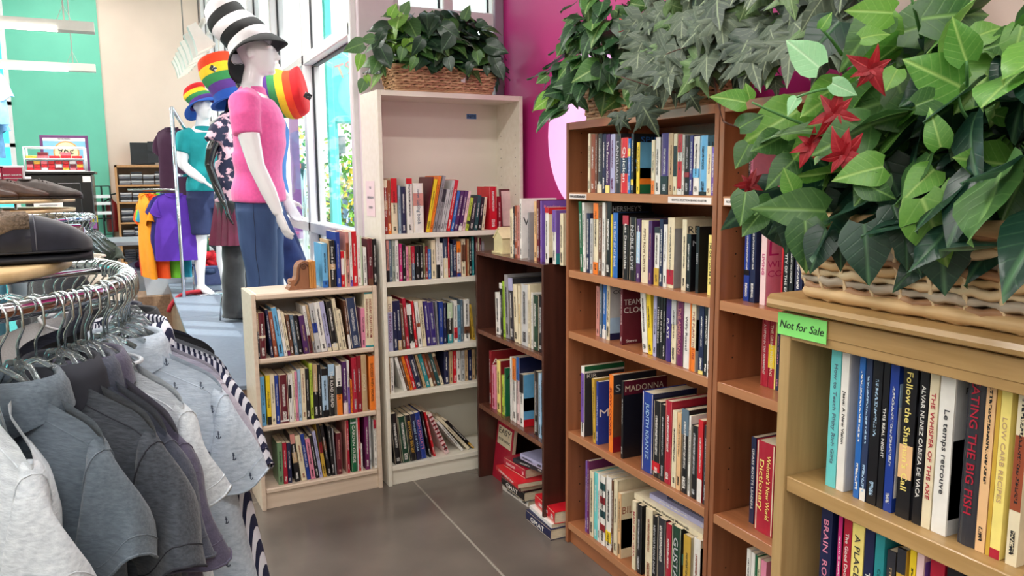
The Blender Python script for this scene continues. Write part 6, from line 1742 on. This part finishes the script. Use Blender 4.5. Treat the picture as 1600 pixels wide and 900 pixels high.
for q in ((.36, .02, .66, .14), (.36, .17, .66, .3)): B((q[0]*.62, -.012, q[1]*1.1), (q[2]*.58, 0, q[3]*1.05)).build('speaker_panel', M('satin_black', (32, 33, 40), .35), so)
# grey table with bins
a = at(160, 378, 'y', 10.4); b = at(243, 378, 'y', 10.4); t = thing('folding_table', 'grey topped table in front of the oak disc bookcase', 'table', (a.x, 10.4, 0)); w_ = b.x-a.x; hT = a.z
gt_ = M('table_grey', (150, 150, 158), .5, var=.05)
BB((-.3, -.1, hT-.05), (w_, .8, hT), .006).build('table_top', gt_, t)
for x in (-.26, w_-.09): BB((x, -.05, 0), (x+.08, .75, hT-.05), .004).build('leg_panel', gt_, t)
BB((-.2, 0, .2), (w_-.1, .7, .24), .003).build('lower_shelf', gt_, t)
o = BB((-.02, 0, 0), (.32, .14, .03), .004, Matrix.Translation((a.x+.55, 10.42, hT+.001))).build('orange_folder', M('orange_plastic', (226, 90, 50), .4), None); tag(o, 'orange folder lying on the grey table', 'folder')
def bin_(x, y, z, w, d, h_, label, fill, mat=None):
    t = thing('storage_bin', label, 'bin', (x, y, z)); mm = mat or M('frosted_plastic', (196, 200, 210), .3, var=.03, alpha=.75)
    mb = MB(); mb.loft([[V((sx*w/2*f, sy*d/2*f, zz)) for sx, sy in ((-1, -1), (1, -1), (1, 1), (-1, 1))] for f, zz in ((.86, 0), (1, h_), (1.05, h_), (1.05, h_-.02), (1, h_-.02))], True, True, False, False); mb.build('tub', mm, t)
    r = random.Random(label)
    for k in range(9):
        c = r.choice(fill); tag(MB().ell((0, 0, 0), (r.uniform(.07, .13), r.uniform(.06, .1), r.uniform(.03, .06)), Matrix.Rotation(r.uniform(-.5, .5), 4, 'Y'), 10, 6).xf(Matrix.Translation((x+r.uniform(-.35, .35)*w, y+r.uniform(-.35, .35)*d, z+h_+r.uniform(-.06, .1)))).build('folded_cloth', M('cloth_%s' % c, PAL[c], .9, var=.15, scale=30), None), '%s garment, %s in the %s' % (NAMES.get(c, c), ORD[k], label), 'clothing', 'clothes heaped in the bins')
q = at(272, 458, 'z', .53)
bin_(.26, 9.0, .42, .42, .4, .26, 'clear bin with black and white clothes beside the platform', ('black', 'white', 'charcoal', 'peach', 'royal'))
bin_(.62, 9.2, .531, .34, .34, .22, 'grey bin of dark clothes on the platform end', ('black', 'navy', 'grey'))
bin_(.66, 8.6, .531, .28, .28, .2, 'blue grey tub beside the mannequin feet', ('slateblue', 'red'), M('blue_tub', (96, 104, 150), .4))
bin_(a.x+.45, 10.75, .245, .5, .5, .26, 'clear bin of pastel clothes under the grey table', ('lavender', 'blush', 'plum'))
BB((-.25, -.22, 0), (.3, .25, .415), .005).build('box_stand', wood('platform_side_wood', (150, 120, 96), (120, 94, 74), .5, 1), None); o = bpy.data.objects['box_stand']; o.location = (.24, 9.0, .001); tag(o, 'brown wooden box under the clear bin', 'box')
sc_ = MB(); P0 = at(258, 470, 'z', .55); P1 = at(290, 455, 'z', .58); sc_.tube(bez(V((pe-.05, P1.y, .40)), V((pe+.02, P1.y, .60)), V((pe+.25, P1.y+.1, .55)), 9), [(.02, .04)]*9, 8); tag(sc_.build('red_scarf', M('red_cloth', (160, 30, 44), .9, var=.1), None), 'red scarf trailing off the platform edge', 'scarf')
# chrome stand with rainbow T-shirts
YS = 8.3
YQ = 7.7; a = at(268, 168, 'y', YQ); zTop = a.z; t = thing('display_stand', 'tall chrome garment stand beside the teal mannequin', 'clothes rack', (a.x, YQ, 0))
for x, y in ((0, 0), (.16, .25)): MB().tube([(x, y, ZP+.001 if x else 0), (x, y, zTop if x == 0 else zTop-.35)], .016, 8).build('upright', chrome, t)
MB().tube([(0, 0, zTop), (.16, .25, zTop-.25), (.3, .45, zTop-.4)], .016, 8).build('arm', chrome, t); zA = at(285, 274, 'y', YQ).z
MB().tube([(0, 0, zA), (.16, .25, zA)], .014, 8).build('crossbar', chrome, t)
MB().tube([(0, 0, at(225, 300, 'y', YS).z+.02), (-.1, .55, at(225, 300, 'y', YS).z+.02), (-.4, .55, at(225, 300, 'y', YS).z+.02)], .012, 8).build('front_arm', chrome, t)
tee_c = lambda n, c: M('tee_'+n, c, .88, var=.05, bump=.15, bscale=300)
tn = at(282, 198, 'y', YS-.1)
garment('t_shirt', 'dark maroon T-shirt hung high on the chrome stand', V((tn.x-.08, YS-.02, tn.z)), radians(-45), tee_c('maroon', (58, 22, 52)), collar='tee', seed=50, slv=.17, W=.17, L=.66, sw=.07, group='T-shirts on the chrome stand', sdir=(.25, -.97), flare=.0, T=.04)
zz = at(225, 298, 'y', YS).z
for i, (px, c, n_) in enumerate(((224, (240, 150, 20), 'orange-yellow'), (233, (236, 84, 24), 'orange'), (243, (112, 200, 50), 'lime green'), (250, (30, 140, 170), 'turquoise'), (258, (40, 34, 110), 'indigo'), (263, (84, 40, 160), 'violet'))):
    x = at(px, 300, 'y', YS-.05).x
    garment('t_shirt', '%s T-shirt on the front arm of the chrome stand' % n_, V((x+.02*i*.3, YS-.07-.02*i-(0, 0, 0, 0, .16, .26)[i], zz-.02)), radians(-78+16*i if i < 4 else -8), tee_c(n_, c), collar='tee', seed=60+i, slv=.18 if i < 4 else .13, W=.20 if i < 4 else .15, L=.80 if i < 4 else .62, group='T-shirts on the chrome stand', T=.05)
for i, (px, c, n_) in enumerate(((297, (30, 100, 190), 'blue'), (303, (130, 210, 60), 'bright green'), (300, (20, 110, 70), 'dark green'))):
    q = at(px, (205, 215, 330)[i], 'y', YS+.2); garment('t_shirt', '%s T-shirt behind the chrome uprights' % n_, V((q.x, YS+.2+.08*i, q.z)), radians(-40), tee_c(n_, c), collar='tee', seed=70+i, slv=.15, W=.15, L=(.6, .55, .5)[i], group='T-shirts on the chrome stand', T=.04)
# pale blue shirts hanging at the picture edge
for i, (px, py, c, lb) in enumerate(((-40, 95, (120, 170, 205), 'pale blue shirt hanging high at the picture edge'), (-45, 150, (96, 150, 196), 'mid blue shirt hanging high at the picture edge'))):
    q = ad(px, py, 7.6+.1*i); garment('shirt', lb, q, radians(10), M('wall_shirt_%d' % i, c, .9, var=.12, scale=20), collar='tee', seed=80+i, W=.2, L=.6, slv=.25, group='blue shirts hung high')
    MB().tube([(q.x, q.y, q.z), (q.x, q.y, ZC)], .004, 5).build('hanging_wire', steel, None); o = [x for x in bpy.data.objects if x.name.startswith('hanging_wire')][-1]; tag(o, 'thin wire holding the %s' % lb, 'wire')

# ------------------------------------------------------------------ outside the windows
struct('pavement', B((XP+.2, -6, -.12), (60, 60, -.02)), M('pale_pavement', (206, 200, 194), .8, var=.08, scale=2)); struct('pavement_far', B((XW+.1, YN+.2, -.12), (XP+.2, 60, -.02)), M('pale_pavement', (206, 200, 194), .8))
tq = M('turquoise_stucco', (112, 226, 218), .7, var=.04)
pc = at(519, 280, 'y', 7.6); struct('trim_3', BB((pc.x-.02, 7.6, 0), (pc.x+.05, 7.66, 4.6), .01), tq)
f0 = at(522, 190, 'y', 8.2)
fa = thing('shop_fascia', 'turquoise fascia with faint red lettering outside the window', 'fascia', (f0.x, 8.2, f0.z))
BB((0, 0, 0), (.44, .3, .85), .01).build('panel', tq, fa); BB((.0, .05, -f0.z), (.05, .1, 0), .004).build('post', tq, fa); 
wtext('TSO', .5, M('faint_red_sign', (206, 176, 178), .6), (f0.x+.2, 8.19, f0.z+.55), (1, 0, .45), (-.3, 0, 1), fa, fit=(.36, .22))
bn = at(452, 240, 'y', 9.5); t = thing('purple_banner', 'purple banner hanging outside the window', 'banner', (bn.x, 9.5, bn.z-1.0)); B((0, 0, 0), (.12, .01, 1.5)).build('cloth', M('banner_purple', (140, 84, 150), .7), t); MB().tube([(-.02, 0, -1), (-.02, 0, 1.6)], .02, 8).build('pole', steel, t)
def bush(px, Y, w, h_, label, cols, n=260, zb=0):
    c = at(px[0], px[1], 'y', Y); t = thing('shrub', label, 'shrub', (c.x, Y, zb)); r = random.Random(px[0]); mb = [MB() for _ in cols]
    for i in range(n):
        a, e = r.uniform(0, 6.28), r.uniform(0, 1.5); q = V((w*cos(a)*cos(e), w*.7*sin(a)*cos(e), h_*sin(e)))*r.uniform(.6, 1); m_ = orient(q, (r.uniform(-1, 1), r.uniform(-1, 1), r.uniform(0, 1)), (r.uniform(-1, 1), -1, .5), r.uniform(.08, .16))
        mb[i % len(cols)].add([m_ @ V(p) for p in ((0, 0, 0), (.3, .5, .05), (0, 1, 0), (-.3, .5, .05))], [(0, 1, 2, 3)])
    for m_, c_ in zip(mb, cols): o = m_.build('foliage', c_, t); o['kind'] = 'stuff'
    MB().tube([(0, 0, 0), (0, 0, h_*.6)], .04, 6).build('trunk', twig, t)
lg = M('fresh_green', (120, 180, 60), .7, var=.3); mg = M('mid_green', (70, 130, 60), .7, var=.3); yl = M('yellow_bloom', (230, 200, 60), .7); bl = M('blue_bloom', (130, 170, 200), .7, var=.3)  # the first is the brighter of two leaf greens, mixed through the foliage
bush((548, 340), 8.6, .6, .75, 'fresh green shrub low outside the window', (lg, mg, lg), 420); bush((556, 300), 11.5, .6, 1.3, 'blue flowering shrub outside the window', (bl, mg, lg), 420); bush((535, 275), 13, .6, 2.0, 'yellow flowering bush outside the window', (yl, lg, mg), 420)
bush((470, 240), 17, 1.3, 2.9, 'small tree beyond the pedestrian signal', (lg, mg, yl), 500); bush((560, 225), 16, 1.0, 3.4, 'leafy tree at the edge of the tall bookcase', (mg, lg), 420); bush((484, 345), 10.0, .3, .5, 'low clump of grass below the parked car', (mg, lg, bl), 260)
a = at(522, 240, 'y', 13); b = at(540, 212, 'y', 13); t = thing('traffic_sign', 'grey back of a road sign outside the window', 'sign', (a.x, 13, 0)); BB((0, 0, a.z), (b.x-a.x, .06, b.z), .02).build('plate', M('sign_back_grey', (120, 140, 140), .5), t); MB().tube([((b.x-a.x)/2, .08, 0), ((b.x-a.x)/2, .08, b.z)], .04, 8).build('post', steel, t)
a = at(464, 265, 'y', 14); b = at(477, 254, 'y', 14); t = thing('pedestrian_signal', 'pedestrian signal with an orange hand outside the window', 'signal', (a.x, 14, 0)); BB((0, 0, a.z), (b.x-a.x, .2, b.z), .02).build('housing', M('signal_grey', (70, 76, 80), .5), t); BB((.03, -.01, a.z+.02), ((b.x-a.x)*.45, 0, b.z-.02), .01).build('hand_light', M('orange_signal', (240, 90, 40), .5, emit=2), t); MB().tube([(.12, .1, 0), (.12, .1, a.z)], .05, 8).build('post', steel, t)
def car(px, Y, label, mat, L=4.2):
    c = at(*px, 'y', Y); t = thing('parked_car', label, 'car', (c.x, Y, 0)); XZ_ = Matrix(((1, 0, 0, 0), (0, 0, 1, 0), (0, 1, 0, 0), (0, 0, 0, 1)))
    MB().prism([(0, .3), (L, .3), (L, .75), (L*.86, .88), (L*.72, .95), (L*.58, 1.38), (L*.25, 1.4), (L*.1, .95), (0, .85)], 0, 1.7, XZ_).build('body', mat, t)
    MB().prism([(L*.69, .97), (L*.57, 1.33), (L*.27, 1.34), (L*.14, .97)], -.01, 1.71, XZ_).build('windows', M('car_glass', (60, 76, 90), .1), t)
    for x in (L*.2, L*.8):
        for y in (.05, 1.5): MB().lathe([(0, -.1), (.3, -.1), (.33, -.05), (.33, .05), (.3, .1), (0, .1)], 20).xf(Matrix.Translation((x, y, .33)) @ Matrix.Rotation(pi/2, 4, 'X')).build('wheel', M('tyre', (30, 30, 34), .8), t)
car((462, 330), 20, 'pale silver car parked beyond the signal', M('car_silver', (206, 210, 214), .2, coat=.5)); car((540, 300), 22, 'white car parked behind the flowering shrubs', M('car_white', (236, 236, 236), .2, coat=.5))
struct('neighbour_building', B((14, 45, 0), (50, 52, 7)), M('pale_building', (222, 214, 204), .8, var=.05))
